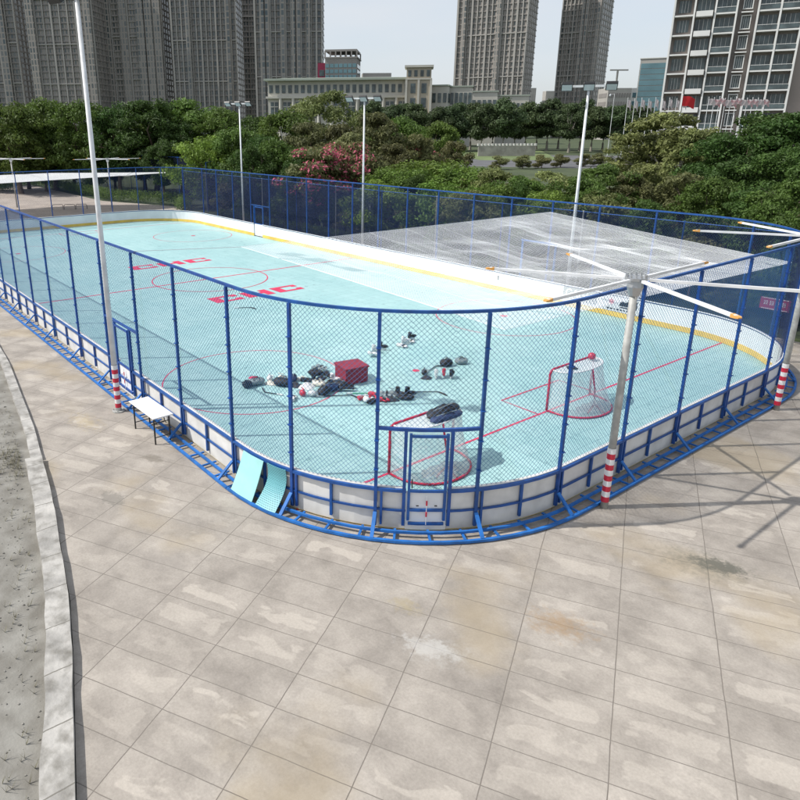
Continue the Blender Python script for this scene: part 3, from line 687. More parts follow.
# street lamp with globe
def street_lamp(x, y, h, label, globe=True):
    t = thing('street_lamp', label, 'street lamp', (x, y, 0))
    b = MB(); b.tube((0, 0, 0), (0, 0, h), .05, .035, 10); b.build('pole', M['white_paint'], t)
    b = MB(); b.tube((0, 0, h-.1), (-.55, -.3, h-.05), .02, n=6); b.build('arm', M['white_paint'], t)
    b = MB(); b.sphere((-.55, -.3, h-.28), .16, (1, 1, 1.3)); b.build('globe', M['glass_lamp'], t, smooth=True)
    return t
street_lamp(-2.3, 22.4, 3.4, 'short white lamp with a hanging globe behind the navy net')
p = at(606, 165, 118); street_lamp(p.x, p.y, 12.5, 'thin distant street lamp rising beside the rightmost far floodlight pole')
# ------------------------------------------------------------------ goals
def goal(x, y, label, w=2.05, h=1.2):
    t = thing('hockey_goal', label, 'goal', (x, y, .012), 0, 'hockey goals on the rink')
    r = .034; hw = w/2
    b = MB(); pts = [(0, -hw, r)]+[(0, -hw, z) for z in (.4, .8, h-.12)]+[(0, -hw+.03, h-.04), (0, -hw+.12, h), (0, 0, h), (0, hw-.12, h), (0, hw-.03, h-.04), (0, hw, h-.12), (0, hw, .6), (0, hw, r)]
    b.pipe(pts, r, 10); b.build('front_frame', M['red_paint'], t, smooth=True)
    base = [(1.12*sin(pi*k/16)**.75, -hw*cos(pi*k/16), r*.8) for k in range(17)]; base[0] = (0, -hw, r*.8); base[-1] = (0, hw, r*.8)
    b = MB(); b.pipe(base, r*.8, 8); b.build('base_bar', M['red_paint'], t, smooth=True)
    top = [(.60*sin(pi*k/16)**.6, -(hw-.08)*cos(pi*k/16), h-.02) for k in range(17)]
    b = MB(); b.pipe(top, r*.6, 8); b.build('top_bar', M['white_plastic'], t, smooth=True)
    b = MB(); q0, q1 = top[8], base[8]
    b.pipe([q0, ((q0[0]+q1[0])/2-.12, 0, h*.5), (q1[0]-.35, 0, .22), q1], r*.7, 8)
    b.pipe([(q1[0]-.34, 0, .22), (q1[0]-.3, -.35, .05)], r*.6, 6); b.pipe([(q1[0]-.34, 0, .22), (q1[0]-.3, .35, .05)], r*.6, 6); b.build('centre_stay', M['red_paint'], t, smooth=True)
    b = MB(); vs = []
    for k in range(17):
        for j in range(7):
            f = j/6; p = Vector(top[k]).lerp(Vector(base[k]), f); p.x -= .10*sin(pi*f)*sin(pi*k/16); vs.append(p)
    b.add(vs, [(k*7+j, (k+1)*7+j, (k+1)*7+j+1, k*7+j+1) for k in range(16) for j in range(6)]); b.build('back_net', M['net_white'], t, smooth=True)
    b = MB(); vs = []
    for k in range(17):
        q = Vector(top[k]); vs += [(0, q.y, h), (q.x/2, q.y, h-.03-.03*sin(pi*k/16)), tuple(q)]
    b.add(vs, [(k*3+j, k*3+j+1, (k+1)*3+j+1, (k+1)*3+j) for k in range(16) for j in range(2)]); b.build('top_net', M['net_top'], t)
    b = MB()                       # net strings
    for k in range(0, 17):
        for m_ in range(1): b.pipe([Vector(top[k])+Vector((.004, 0, 0)), (Vector(top[k])+Vector(base[k]))/2+Vector((-.09*sin(pi*k/16), 0, 0)), Vector(base[k])], .002, 3)
    for j in range(1, 8):
        f = j/8; b.pipe([Vector(top[k]).lerp(Vector(base[k]), f)-Vector((.09*sin(pi*f)*sin(pi*k/16), 0, 0)) for k in range(17)], .002, 3)
    b.build('net_strings', M['white_plastic'], t)
    b = MB(); vs = []
    for k in range(13):
        for j in range(2): vs.append((.62+.38*(k/12)-.0+.04*sin(k*2), -.62+1.24*k/12*.9, .03+j*.34*(1-.4*abs(k-6)/6)))
    b.add(vs, [(2*k, 2*k+2, 2*k+3, 2*k+1) for k in range(12)]); b.build('loose_netting', M['net_top'], t)
    return t
goal(G, 9.62, 'red framed hockey goal with white net set on the goal line')
goal(21.17, 3.78, 'red framed hockey goal with bags on top behind the near gate')
# ------------------------------------------------------------------ loose kit
def lump(b, c, r, sc, rz, mi=0, w=.35): b.sphere(c, r, sc, 14, 8, zmin=-.75, rz=rz, wob=w, mi=mi)
def bag(x, y, L, w, h, rz, m, label, z=0, name='kit_bag'):
    if z == 0: L, w, h = L*.84, w*.84, h*.74
    t = thing(name, label, 'sports bag', (x, y, .012+z), rz)
    b = MB(); vs = []; n = 10
    for i in range(9):
        u = i/8; k = (1-abs(2*u-1)**3.2)**.5*.95+.05; 
        for j in range(n):
            a = 2*pi*j/n; rr = 1+.42*noise.noise(Vector((u*5+x, cos(a)*2+y, sin(a)*2)))
            vs.append(((u-.5)*L, cos(a)*w/2*k*rr, max(0, h*.46+sin(a)*h/2*k*rr*1.0)))
    b.add(vs, [(i*n+j, i*n+(j+1) % n, (i+1)*n+(j+1) % n, (i+1)*n+j) for i in range(8) for j in range(n)]+[tuple(range(n))[::-1], tuple(range(8*n, 9*n))]); b.build('body', m, t, smooth=True)
    b = MB()
    for s in (-1, 1): b.pipe([(-.18*L, s*w*.28, h*.86), (-.1*L, s*w*.16, h*1.12), (.1*L, s*w*.16, h*1.12), (.18*L, s*w*.28, h*.86)], .012, 5)
    b.build('handles', M['black_plastic'], t)
    b = MB(); b.box((0, 0, h*.965), (L*.62, .02, .012)); b.box((L*.36, 0, h*.6), (.02, w*.5, h*.3)); b.build('zip', M['grey_fabric'], t)
    return t
def helmet(x, y, rz, shell, label, z=0):
    t = thing('hockey_helmet', label, 'helmet', (x, y, .012+z), rz)
    b = MB(); b.sphere((0, 0, .09), .105, (1.2, .88, .95), 16, 10, zmin=-.55); b.box((-.02, 0, .235), (.2, .03, .012)); b.build('shell', shell, t, smooth=True)
    b = MB()
    for k in range(-3, 4): b.pipe([(.11, k*.032, .17), (.185, k*.034, .10), (.165, k*.03, .01)], .006, 4)
    for z_ in (.03, .08, .13): b.pipe([(.10, -.10, z_), (.18, -.05, z_), (.19, 0, z_), (.18, .05, z_), (.10, .10, z_)], .006, 4)
    b.build('face_cage', M['steel'], t)
    b = MB(); b.pipe([(.02, -.12, .08), (.10, -.07, -.0+.02), (.10, .07, .02), (.02, .12, .08)], .008, 4); b.build('chin_strap', M['black_plastic'], t)
    return t
def glove(x, y, rz, m, label, z=0):
    t = thing('hockey_glove', label, 'glove', (x, y, .012+z), rz)
    b = MB(); b.box((-.12, 0, .06), (.16, .17, .10)); b.box((-.02, 0, .06), (.08, .15, .09)); b.build('cuff', m, t, bevel=.025)
    b = MB(); b.box((.06, 0, .06), (.10, .15, .075)); b.build('palm', M['black'], t, bevel=.02)
    for k in range(4):
        b = MB(); yy = -.055+k*.037; l = (.10, .12, .115, .09)[k]; b.pipe([(.10, yy, .065), (.10+l*.6, yy*1.1, .06), (.10+l, yy*1.15, .035)], .018, 7); b.build('finger', m, t, smooth=True)
    b = MB(); b.pipe([(.02, -.07, .06), (.08, -.12, .055), (.13, -.125, .04)], .02, 7); b.build('thumb', m, t, smooth=True)
    return t
def skate(x, y, rz, boot, label, lie=0.0):
    t = thing('inline_skate', label, 'skate', (x, y, .012), rz)
    if lie: t.rotation_euler = (lie, 0, rz); t.location.z = .07
    b = MB(); b.sphere((.08, 0, .15), .1, (1.35, .5, .62), 12, 8); b.box((-.075, 0, .15), (.13, .085, .12)); b.tube((-.09, 0, .16), (-.075, 0, .31), .055, .058, 12); b.box((-.02, 0, .265), (.05, .05, .08)); b.build('boot', boot, t, smooth=False, bevel=.012)
    b = MB(); b.box((0, 0, .085), (.26, .03, .04)); b.build('chassis', M['steel'], t)
    for k in range(4):
        b = MB(); b.tube((-.115+k*.077, -.012, .038), (-.115+k*.077, .012, .038), .036, n=14); b.build('wheel', M['white_plastic'], t)
    return t
def stick(x, y, rz, m, label, L=1.4):
    t = thing('hockey_stick', label, 'hockey stick', (x, y, .04), rz)
    b = MB(); b.box((0, 0, 0), (L, .03, .022)); b.build('shaft', m, t, bevel=.004)
    b = MB(); b.pipe([(L/2-.02, 0, 0), (L/2+.04, -.04, 0), (L/2+.16, -.20, -.005), (L/2+.22, -.30, -.008)], .018, 6, radii=[.015, .02, .028, .022]); b.build('blade', m, t)
    b = MB(); b.box((-L/2+.1, 0, 0), (.2, .036, .028)); b.build('grip_tape', M['white_plastic'], t)
    return t
def pads(x, y, rz, m, label):
    t = thing('shin_pads', label, 'shin pads', (x, y, .012), rz)
    for s in (-1, 1):
        b = MB(); vs = []
        for i in range(8):
            for j in range(7):
                u, a = i/7, (j/6-.5)*2.4; w = .09-.025*u; vs.append((-.2+.4*u, s*.11+sin(a)*w, .10*cos(a)*.9+.03+.02*sin(u*pi)))
        b.add(vs, [(i*7+j, (i+1)*7+j, (i+1)*7+j+1, i*7+j+1) for i in range(7) for j in range(6)]); b.sphere((-.2, s*.11, .10), .085, (1, 1, .7)); b.build('shell', m, t, smooth=True)
        b = MB(); b.box((-.05, s*.11, .135), (.05, .15, .02)); b.box((.1, s*.11, .12), (.04, .13, .02)); b.build('strap', M['black'], t)
    return t
bag(14.55, 3.35, .72, .36, .30, 1.4, M['grey_fabric'], 'grey green kit bag with a black end, leftmost on the rink floor')
lid = MB(); lid.sphere((0, 0, .12), .14, (1.1, 1.05, .9), 14, 8, wob=.35); o = lid.build('kit_bag', M['black']); o.location = (14.60, 3.02, .012); tag(o, 'round black bag leaning on the left end of the grey green kit bag', 'sports bag')
bag(15.1, 3.95, .70, .42, .36, .6, M['black'], 'bulky black kit bag beside the left fence post, under two pale helmets')
helmet(14.55, 3.85, 2.2, M['white_plastic'], 'white hockey helmet behind the leftmost black kit bag')
helmet(14.75, 4.15, .4, M['cream'], 'cream hockey helmet next to the leftmost kit bags')
bag(14.95, 4.45, .5, .3, .26, 2.5, M['navy'], 'small navy bag resting right of the two pale helmets')
stick(15.55, 3.35, -2.6, M['black_plastic'], 'short black hockey stick lying in front of the leftmost bags', .6)
glove(15.25, 4.75, .9, M['black'], 'black glove beside the blue post left of the kit heap')
skate(15.35, 4.95, 2.2, M['black'], 'black inline skate left of the heap')
bag(14.95, 5.3, .62, .3, .25, .8, M['black'], 'black kit bag in the back row left of the maroon box')
pads(14.75, 5.65, .2, M['grey_fabric'], 'grey shin pads lying at the back, left of the maroon box')
glove(15.25, 5.55, -.3, M['black'], 'black curled glove in front of the grey shin pads')
bag(15.75, 4.85, .55, .40, .22, .3, M['cream'], 'crumpled cream jersey pile in the middle of the kit heap', name='jersey_pile')
helmet(16.15, 3.95, 2.9, M['red_plastic'], 'red hockey helmet at the left front of the kit heap')
helmet(16.35, 4.15, .8, M['white_plastic'], 'white hockey helmet at the left front of the kit heap')
bag(16.45, 4.5, .62, .36, .34, 2.0, M['black'], 'front black kit bag with white lettering marks')
bag(16.35, 4.85, .55, .34, .34, 1.2, M['navy'], 'navy kit bag pressed against the front black kit bag')
bag(16.25, 5.25, .62, .34, .30, .5, M['black'], 'black kit bag in front of the maroon box')
helmet(15.95, 5.1, 1.7, M['black_plastic'], 'black hockey helmet between two dark bags near the maroon box')
pads(16.55, 5.3, .9, M['black_plastic'], 'black shin pads at the right end of the front heap')
skate(15.9, 5.32, .6, M['white_plastic'], 'white inline skate standing just left of the maroon box')
stick(16.75, 4.65, 1.0, M['black_plastic'], 'black hockey stick under the front of the kit heap', 1.0)
stick(17.05, 5.35, .95, M['green_plastic'], 'green hockey stick pointing right from the kit heap', .8)
glove(16.2, 3.55, 2.4, M['white_plastic'], 'white glove left of the red helmet')
helmet(17.65, 5.1, 3.0, M['white_plastic'], 'white hockey helmet left of the fence post in the right hand heap')
glove(17.75, 5.25, 1.9, M['black'], 'black glove under the white helmet of the right hand heap')
glove(17.45, 5.2, 1.2, M['red_plastic'], 'red glove behind the white helmet of the right hand heap')
glove(17.45, 5.6, .4, M['red_plastic'], 'upper red glove right of the fence post')
glove(17.85, 5.52, .8, M['red_plastic'], 'lower red glove right of the fence post')
pads(17.75, 5.85, .8, M['grey_fabric'], 'grey shin pads between red gloves and black skates')
skate(17.95, 6.1, .2, M['black'], 'left black inline skate of the pair behind the near goal')
skate(18.1, 6.35, .5, M['black'], 'right black inline skate of the pair behind the near goal')
bag(18.15, 6.15, .6, .3, .2, .9, M['black'], 'flat black bag by the black inline skates behind the near goal')
helmet(17.75, 6.0, .3, M['grey_fabric'], 'grey hockey helmet above the black skates')
stick(18.05, 6.85, .95, M['black_plastic'], 'thin dark hockey stick right of the black skates', 1.0)
skate(14.45, 8.25, 1.0, M['white_plastic'], 'white inline skate upper left of the four right of the maroon box')
skate(14.6, 8.05, .5, M['white_plastic'], 'white inline skate nearest the maroon box', lie=1.2)
skate(14.35, 8.65, .7, M['black'], 'single black skate beside two white ones at the back')
for k, (x, y, a, l) in enumerate([(14.5, 9.45, .3, 'left'), (14.35, 9.75, 1.1, 'second'), (14.25, 10.05, .4, 'third'), (14.1, 10.3, 1.3, 'rightmost')]):
    (skate if k % 2 else glove)(x, y, a, M['white_plastic'] if k < 3 else M['black'], '%s item of the row of white skates and gloves at the back right' % l)
helmet(17.05, 8.0, 2.2, M['black_plastic'], 'black hockey helmet right of the small red floor spot')
skate(17.45, 8.1, 2.4, M['white_plastic'], 'white inline skate below the black helmet by the red spot')
skate(17.55, 8.35, 2.3, M['red_plastic'], 'red inline skate beside the white one by the red spot')
skate(17.75, 8.5, 2.0, M['black'], 'black inline skate at the end of the group by the red spot')
stick(16.85, 8.5, 1.9, M['black_plastic'], 'black hockey stick leading to the round black bag', .8)
bag(16.85, 9.2, .55, .40, .34, 1.2, M['black'], 'round black kit bag right of the small red floor spot')
bag(17.0, 9.75, .55, .36, .28, 1.0, M['grey_fabric'], 'light grey kit bag right of the round black one')
stick(6.3, 7.75, 1.1, M['black_plastic'], 'lone small black stick lying near the red letters', .7)
M['dark_cloth'] = mat('dark_cloth', (.03, .032, .04), .8, 0, .5, 20)
def garment(x, y, r_, rz, m, label):
    b = MB(); n = 14; vs = [(0, 0, r_*.55)]
    for j in range(1, 4):
        for i in range(n):
            a = 2*pi*i/n; k = 1+.45*noise.noise(Vector((cos(a)*1.7+x*3, sin(a)*1.7+y*3, j*.4))); q = r_*j/3*k; vs.append((q*cos(a), q*sin(a)*.7, max(.004, r_*(.5-.16*j)*(1+.8*noise.noise(Vector((a*2, j*2., x)))))))
    fs = [(0, 1+i, 1+(i+1) % n) for i in range(n)]+[(1+(j-1)*n+i, 1+j*n+i, 1+j*n+(i+1) % n, 1+(j-1)*n+(i+1) % n) for j in (1, 2) for i in range(n)]
    b.add(vs, fs); o = b.build('garment', m, smooth=True); o.location = (x, y, .012); o.rotation_euler = (0, 0, rz); tag(o, label, 'clothing'); return o
garment(14.75, 3.75, .22, .3, M['cream'], 'crumpled cream cloth between the leftmost bags')
garment(15.35, 4.25, .24, .8, M['dark_cloth'], 'dark crumpled clothing in front of the bulky black bag on the left')
garment(15.05, 4.75, .22, .8, M['cream'], 'pale cloth beside the black glove left of the heap')
garment(15.65, 4.45, .30, 1.8, M['white_plastic'], 'white jersey spread at the back of the kit heap')
garment(16.2, 4.85, .26, .2, M['cream'], 'cream cloth sticking up among the front dark bags')
garment(15.35, 5.2, .24, 2.2, M['dark_cloth'], 'dark cloth at the back between black bag and maroon box')
garment(17.95, 5.75, .24, 1.0, M['dark_cloth'], 'dark cloth in the right hand heap by the grey shin pads')
garment(17.3, 7.85, .2, 1.0, M['dark_cloth'], 'dark cloth at the left of the group by the red spot')
garment(17.62, 5.35, .18, .4, M['white_plastic'], 'small white cloth between the red gloves')
# maroon box
b = MB(); x0, y0 = 16.28, 5.48; b.prism([(16.28, 5.46), (16.42, 6.22), (15.72, 6.36), (15.56, 5.60)], .012, .50); bx = b.build('storage_box', M['maroon'], bevel=.02); tag(bx, 'maroon square storage box standing among the hockey kit', 'box')
b = MB(); b.prism([(16.31, 5.43), (16.45, 6.25), (15.70, 6.40), (15.53, 5.57)], .49, .54); b.build('lid', M['maroon'], bx, bevel=.01)
# things on the goals
bag(21.42, 4.15, 1.15, .36, .2, pi/2+.1, M['black'], 'long black kit bag laid on top of the goal behind the gate', z=1.17)
bag(21.62, 4.05, 1.0, .3, .16, pi/2-.05, M['navy'], 'blue kit bag behind the black one on top of the goal', z=1.15)
b = MB(); b.sphere((0, 0, .1), .11, (1, 1, .95), 14, 8, zmin=-.8); o = b.build('red_ball', M['red_plastic'], smooth=True); o.location = (21.27, 10.28, 1.2); tag(o, 'round red ball sitting on the right corner of the goal', 'ball')
o = glove(21.35, 9.25, .8, M['black'], 'small black glove lying on the goal top net', z=1.14); o.scale = (.7, .7, .7)

# ------------------------------------------------------------------ outside kit: table, tile sheets
t = thing('folding_table', 'white topped folding table with black legs outside the left fence', 'table', (15.95, -.60, 0), 0.02)
b = MB(); b.box((0, 0, .735), (1.46, .54, .03)); b.build('table_top', M['white_plastic'], t, bevel=.008)
for sx in (-1, 1):
    for sy in (-1, 1):
        b = MB(); b.tube((sx*.60, sy*.20, .72), (sx*.60, sy*.20, 0), .021, n=8); b.build('leg', M['black_plastic'], t)
    b = MB()
    for z in (.56, .68): b.tube((sx*.60, -.2, z), (sx*.60, .2, z), .013, n=6)
    b.tube((sx*.60, -.2, .18), (sx*.60, .2, .18), .012, n=6); b.tube((sx*.3, -.12, .71), (sx*.60, -.12, .5), .01, n=6); b.tube((sx*.3, .12, .71), (sx*.60, .12, .5), .01, n=6); b.build('leg_brace', M['black_plastic'], t)
def tile_sheet(s0, s1, P, label, curve, perforated):
    b = MB(); n = 12; m_ = 10; vs = []
    for i in range(n+1):
        for j in range(m_+1):
            u, v = i/n, j/m_; q = s0+(s1-s0)*j/m_; z = .08+.80*u; o = .47-.36*u-curve*.22*sin(pi*u)+.02*sin(v*3)*curve
            vs.append(P(q, o, z))
    fs = [(i*(m_+1)+j, i*(m_+1)+j+1, (i+1)*(m_+1)+j+1, (i+1)*(m_+1)+j) for i in range(n) for j in range(m_)]
    b.add(vs, fs); o = b.build('tile_sheet', M['teal_sheet'] if not perforated else M['teal_perf']); so = o.modifiers.new('thick', 'SOLIDIFY'); so.thickness = .014
    tag(o, label, 'tile sheet'); return o
def perf():
    m = bpy.data.materials.new('teal_perforated'); t = nt(m); N = t.nodes; L = t.links; b = N['Principled BSDF']; b.inputs['Roughness'].default_value = .5
    tc = N.new('ShaderNodeTexCoord'); vo = N.new('ShaderNodeTexBrick'); vo.offset = .5; vo.inputs['Scale'].default_value = 1; vo.inputs['Brick Width'].default_value = .055; vo.inputs['Row Height'].default_value = .03; vo.inputs['Mortar Size'].default_value = .009; vo.inputs['Mortar Smooth'].default_value = .1
    sp = N.new('ShaderNodeSeparateXYZ'); L.new(tc.outputs['Object'], sp.inputs[0]); cb = N.new('ShaderNodeCombineXYZ'); L.new(sp.outputs[0], cb.inputs[0]); L.new(sp.outputs[2], cb.inputs[1]); L.new(cb.outputs[0], vo.inputs['Vector'])
    vo.inputs['Color1'].default_value = (.025, .13, .17, 1); vo.inputs['Color2'].default_value = (.05, .19, .23, 1); vo.inputs['Mortar'].default_value = (.15, .41, .45, 1)
    L.new(vo.outputs['Color'], b.inputs['Base Color']); return m
M['teal_perf'] = perf()
PA, PB = Path(pA), Path(pB)
tile_sheet(.12, .80, PB, 'smooth pale teal floor tile sheet leaning on the outside of the boards', .1, False)
tile_sheet(.90, 1.40, PB, 'perforated darker teal tile sheet leaning beside the smooth one', .75, True)
# bike rack / low rail far left
t = thing('bench_frame', 'low dark metal rack on the pale court at the far left', 'rack', (-37.0, 13.9, 0), 1.1)
for k in range(3):
    b = MB(); b.pipe([(k*1.1-1.4, 0, 0), (k*1.1-1.4, 0, .4), (k*1.1-1.3, 0, .48), (k*1.1-.5, 0, .48), (k*1.1-.4, 0, .4), (k*1.1-.4, 0, 0)], .03, 6); b.build('hoop', M['black_plastic'], t)

# ------------------------------------------------------------------ vegetation
def leafmesh(name, blobs, n, ls, mats, seed, petal=0.0, flat=.0):
    """blobs: (cx,cy,cz,rx,ry,rz); leaves as folded quads spread on and in each clump"""
    rr = random.Random(seed); vs = []; fs = []; mi = []
    tot = sum(b[3]*b[4]+b[4]*b[5]+b[3]*b[5] for b in blobs)
    for bl in blobs:
        k = int(n*(bl[3]*bl[4]+bl[4]*bl[5]+bl[3]*bl[5])/tot); pm = rr.random()
        for _ in range(k):
            z = rr.uniform(-1, 1); a = rr.uniform(0, 2*pi); s = math.sqrt(1-z*z); rad = rr.random()**.38*(1+rr.gauss(0, .06))
            d = Vector((s*cos(a), s*sin(a), z)); c = Vector((bl[0]+d.x*bl[3]*rad, bl[1]+d.y*bl[4]*rad, bl[2]+d.z*bl[5]*rad))
            nrm = (d*.9+Vector((rr.gauss(0, .6), rr.gauss(0, .6), rr.gauss(.35, .6)))).normalized()
            x = nrm.orthogonal().normalized(); x.rotate(Matrix.Rotation(rr.uniform(0, 2*pi), 3, nrm)); y = nrm.cross(x)
            l = ls*rr.uniform(.55, 1.35); w = l*.5; o = len(vs); dr = Vector((0, 0, -l*.25))
            vs += [c-x*l*.5, c-y*w*.5+nrm*l*.06, c+x*l*.5+dr*.6, c+y*w*.5+nrm*l*.06]; fs.append((o, o+1, o+2, o+3))
            mi.append(1 if (petal and (pm < petal and rr.random() < .42 and d.z > -.5)) else 0)
    me = bpy.data.meshes.new(name); me.from_pydata([tuple(v) for v in vs], [], fs)
    for m in mats: me.materials.append(m)
    me.polygons.foreach_set('material_index', mi); me.update(); return me
def crown_blobs(seed, n, R, z0, z1, br=(.28, .5), shape='round'):
    rr = random.Random(seed); out = []
    for k in range(n):
        u = rr.random(); z = z0+(z1-z0)*u
        prof = {'round': math.sqrt(max(.05, 1-(2*u-1)**2)), 'umbrella': (.55+.45*sin(pi*min(1, u*1.1))), 'cone': 1.05-u*.85, 'bush': math.sqrt(max(.08, 1-u*u))}[shape]
        a = rr.uniform(0, 2*pi); q = rr.random()**.55*R*prof*.85; r = R*rr.uniform(*br)
        out.append((cos(a)*q, sin(a)*q, z, r, r*rr.uniform(.8, 1.1), r*rr.uniform(.45, .75)))
    return out
def trunk_mb(seed, h, r, blobs, nl=9):
    rr = random.Random(seed); b = MB(); th = h*.42; pts = []; rad = []
    for k in range(6): u = k/5; pts.append((rr.gauss(0, .06*h*.15)*u, rr.gauss(0, .06*h*.15)*u, th*u)); rad.append(r*(1.25-.55*u) if k else r*1.6)
    b.pipe(pts, r, 8, radii=rad); top = Vector(pts[-1])
    for bl in rr.sample(blobs, min(nl, len(blobs))):
        e = Vector(bl[:3]); mid = (top+e)/2+Vector((rr.gauss(0, .3), rr.gauss(0, .3), rr.uniform(0, .4)))
        b.pipe([top-Vector((0, 0, th*.25*rr.random())), mid, e], r*.4, 6, radii=[r*.5, r*.32, r*.1])
        for _ in range(2):
            q = e+Vector((rr.gauss(0, 1), rr.gauss(0, 1), rr.uniform(.1, 1)))*bl[3]*.7; b.pipe([mid.lerp(e, .5), q], r*.1, 4, radii=[r*.2, r*.05])
    return b
KIND = {}
def make_kind(key, n_blobs, R, h, z0, leaves, ls, leafm, shape='round', br=(.26, .46), r=.16, petal=0, label='', cat='tree', name='tree', bark='bark', variants=2, extra=None):
    KIND[key] = []
    for v in range(variants):
        bl = crown_blobs(hash_(key)+v*17, n_blobs, R, z0, h-R*.22, br, shape)
        mats = [M[leafm], M['petal']]
        me = leafmesh(key+'_crown', bl, leaves, ls, mats, hash_(key)+v, petal)
        KIND[key].append([me, trunk_mb(hash_(key)+v, h, r, bl, 12), None, label, cat, name, bark, h])
def hash_(s): return sum(ord(c)*(i+3) for i, c in enumerate(s)) % 9973
make_kind('dark', 84, 3.8, 9.0, 2.0, 16000, .27, 'leaf_dark', br=(.13, .30), label='dense dark green tree', r=.2)
make_kind('mid', 78, 3.8, 8.0, 1.8, 15000, .27, 'leaf_mid', br=(.12, .29), label='leafy mid green tree', r=.18)
make_kind('bright', 72, 3.4, 5.6, 1.2, 14000, .20, 'leaf_bright', br=(.12, .28), shape='umbrella', label='spreading bright green tree', r=.12)
make_kind('olive', 70, 3.0, 6.5, 1.6, 12000, .26, 'leaf_olive', label='olive brown leafed tree', r=.13, br=(.12, .28))
make_kind('pale', 90, 3.8, 7.5, 1.8, 12000, .26, 'leaf_pale', label='airy pale green tree with visible limbs', r=.15, br=(.09, .22), bark='bark_pale')
make_kind('pink', 42, 2.8, 5.8, 1.8, 11000, .24, 'leaf_olive', label='tree covered in pink blossom', r=.12, petal=.62, br=(.18, .34), variants=1)
make_kind('far', 30, 5.5, 15, 5, 6000, .8, 'leaf_palm', label='far dark tree beyond the road', r=.3, bark='bark_pale')
make_kind('shrub', 16, 1.2, 1.9, .35, 4200, .15, 'leaf_mid', shape='bush', label='green shrub', name='shrub', cat='shrub', r=.04, br=(.3, .55))
make_kind('shrub2', 14, 1.3, 2.6, .4, 4000, .18, 'leaf_olive', shape='bush', label='greyish shrub', name='shrub', cat='shrub', r=.05, br=(.3, .5))
def plant(key, x, y, h, label, group, w=1.0, var=None, rz=None, z=-.06):
    vs = KIND[key]; k = random.randrange(len(vs)) if var is None else var % len(vs); me, tb, tm, lab, cat, name, bark, h0 = vs[k]
    if tm is None: vs[k][2] = 'x'; o_ = tb.build('trunk', M[bark], None); vs[k][2] = o_.data; bpy.data.objects.remove(o_)
    tm = vs[k][2]; s = h/h0
    t = thing(name, label, cat, (x, y, z), random.uniform(0, 6.28) if rz is None else rz, group); t.scale = (s*w, s*w, s)
    a = bpy.data.objects.new('crown', me); C.objects.link(a); a.parent = t
    a = bpy.data.objects.new('trunk', tm); C.objects.link(a); a.parent = t
    return t
def plant_px(key, px, ty, D, label, group, w=1.0, **k):
    p = at(px, ty, D); return plant(key, p.x, p.y, p.z+.06, label, group, w, **k)
GL = 'tall trees behind the distant left end'
LBL = {'dark': 'dense dark green tree in the row behind the distant left fence', 'mid': 'leafy mid green tree in the row behind the distant left fence'}
for px, ty, D, w in [(-30, 95, 88, 1), (8, 97, 84, 1.1), (45, 93, 90, 1.1), (80, 95, 86, 1), (112, 99, 84, .9), (150, 93, 84, 1.2), (185, 94, 88, 1.1), (222, 103, 84, .95), (255, 110, 80, .9), (-45, 110, 95, 1.1)]:
    k = 'dark' if (int(px)//10) % 2 else 'mid'; plant_px(k, px, ty, D, LBL[k], GL, w*.95)
for px, ty, D, w, k in [(20, 118, 80, 1.0, 'dark'), (68, 122, 78, 1, 'mid'), (110, 128, 77, .9, 'dark'), (140, 120, 76, 1.1, 'mid'), (178, 118, 72, 1, 'dark'), (205, 126, 68, 1.0, 'bright'), (238, 122, 66, 1.0, 'mid'), (262, 130, 62, .9, 'dark'), (90, 140, 74, .9, 'bright'), (40, 138, 76, .9, 'mid'), (160, 138, 68, .9, 'dark'), (-15, 125, 76, 1, 'mid')]:
    if px < 200: D += 11
    plant_px(k, px, ty, D, 'lower %s tree in front of the tall left row' % {'dark': 'dark green', 'mid': 'mid green', 'bright': 'bright green'}[k], 'lower trees in front of the left row', w)
GM = 'mixed trees behind the middle of the far fence'
for px, ty, D, w, k in [(283, 104, 72, .9, 'mid'), (305, 118, 66, .9, 'olive'), (338, 120, 64, .9, 'olive'), (372, 108, 70, .9, 'olive'), (398, 112, 78, .9, 'mid'), (355, 128, 58, .9, 'olive'), (275, 135, 60, .9, 'mid'), (300, 150, 52, .8, 'dark'), (415, 130, 70, .9, 'olive'), (440, 118, 95, 1, 'mid'), (392, 140, 60, .9, 'olive'), (250, 140, 58, .8, 'dark'), (455, 138, 82, .9, 'olive')]:
    plant_px(k, px, ty, D, {'mid': 'leafy green tree behind the middle of the far fence', 'olive': 'olive brown tree behind the middle of the far fence', 'dark': 'dark low tree close behind the middle of the far fence'}[k], GM, w)
plant_px('pale', 330, 82, 84, 'wispy light branched tree rising in front of the long pillared building', None, .95)
plant_px('pink', 318, 142, 52, 'tree covered in pink blossom left of the middle floodlight pole', None, 1.15)
plant_px('pink', 345, 137, 54, 'second pink blossoming tree touching the middle floodlight pole', None, .95)
plant_px('pink', 418, 140, 72, 'small tree with a few pink flowers right of the middle floodlight pole', None, .9)
GB = 'bright low trees behind the right part of the far fence'
for px, ty, D, w in [(400, 160, 50, 1.2), (430, 152, 52, 1.3), (462, 158, 50, 1.2), (385, 172, 45, 1.0), (445, 172, 44, 1.1)]:
    plant_px('bright', px, ty, D, 'spreading bright green tree in the middle behind the far fence', GB, w*1.1)
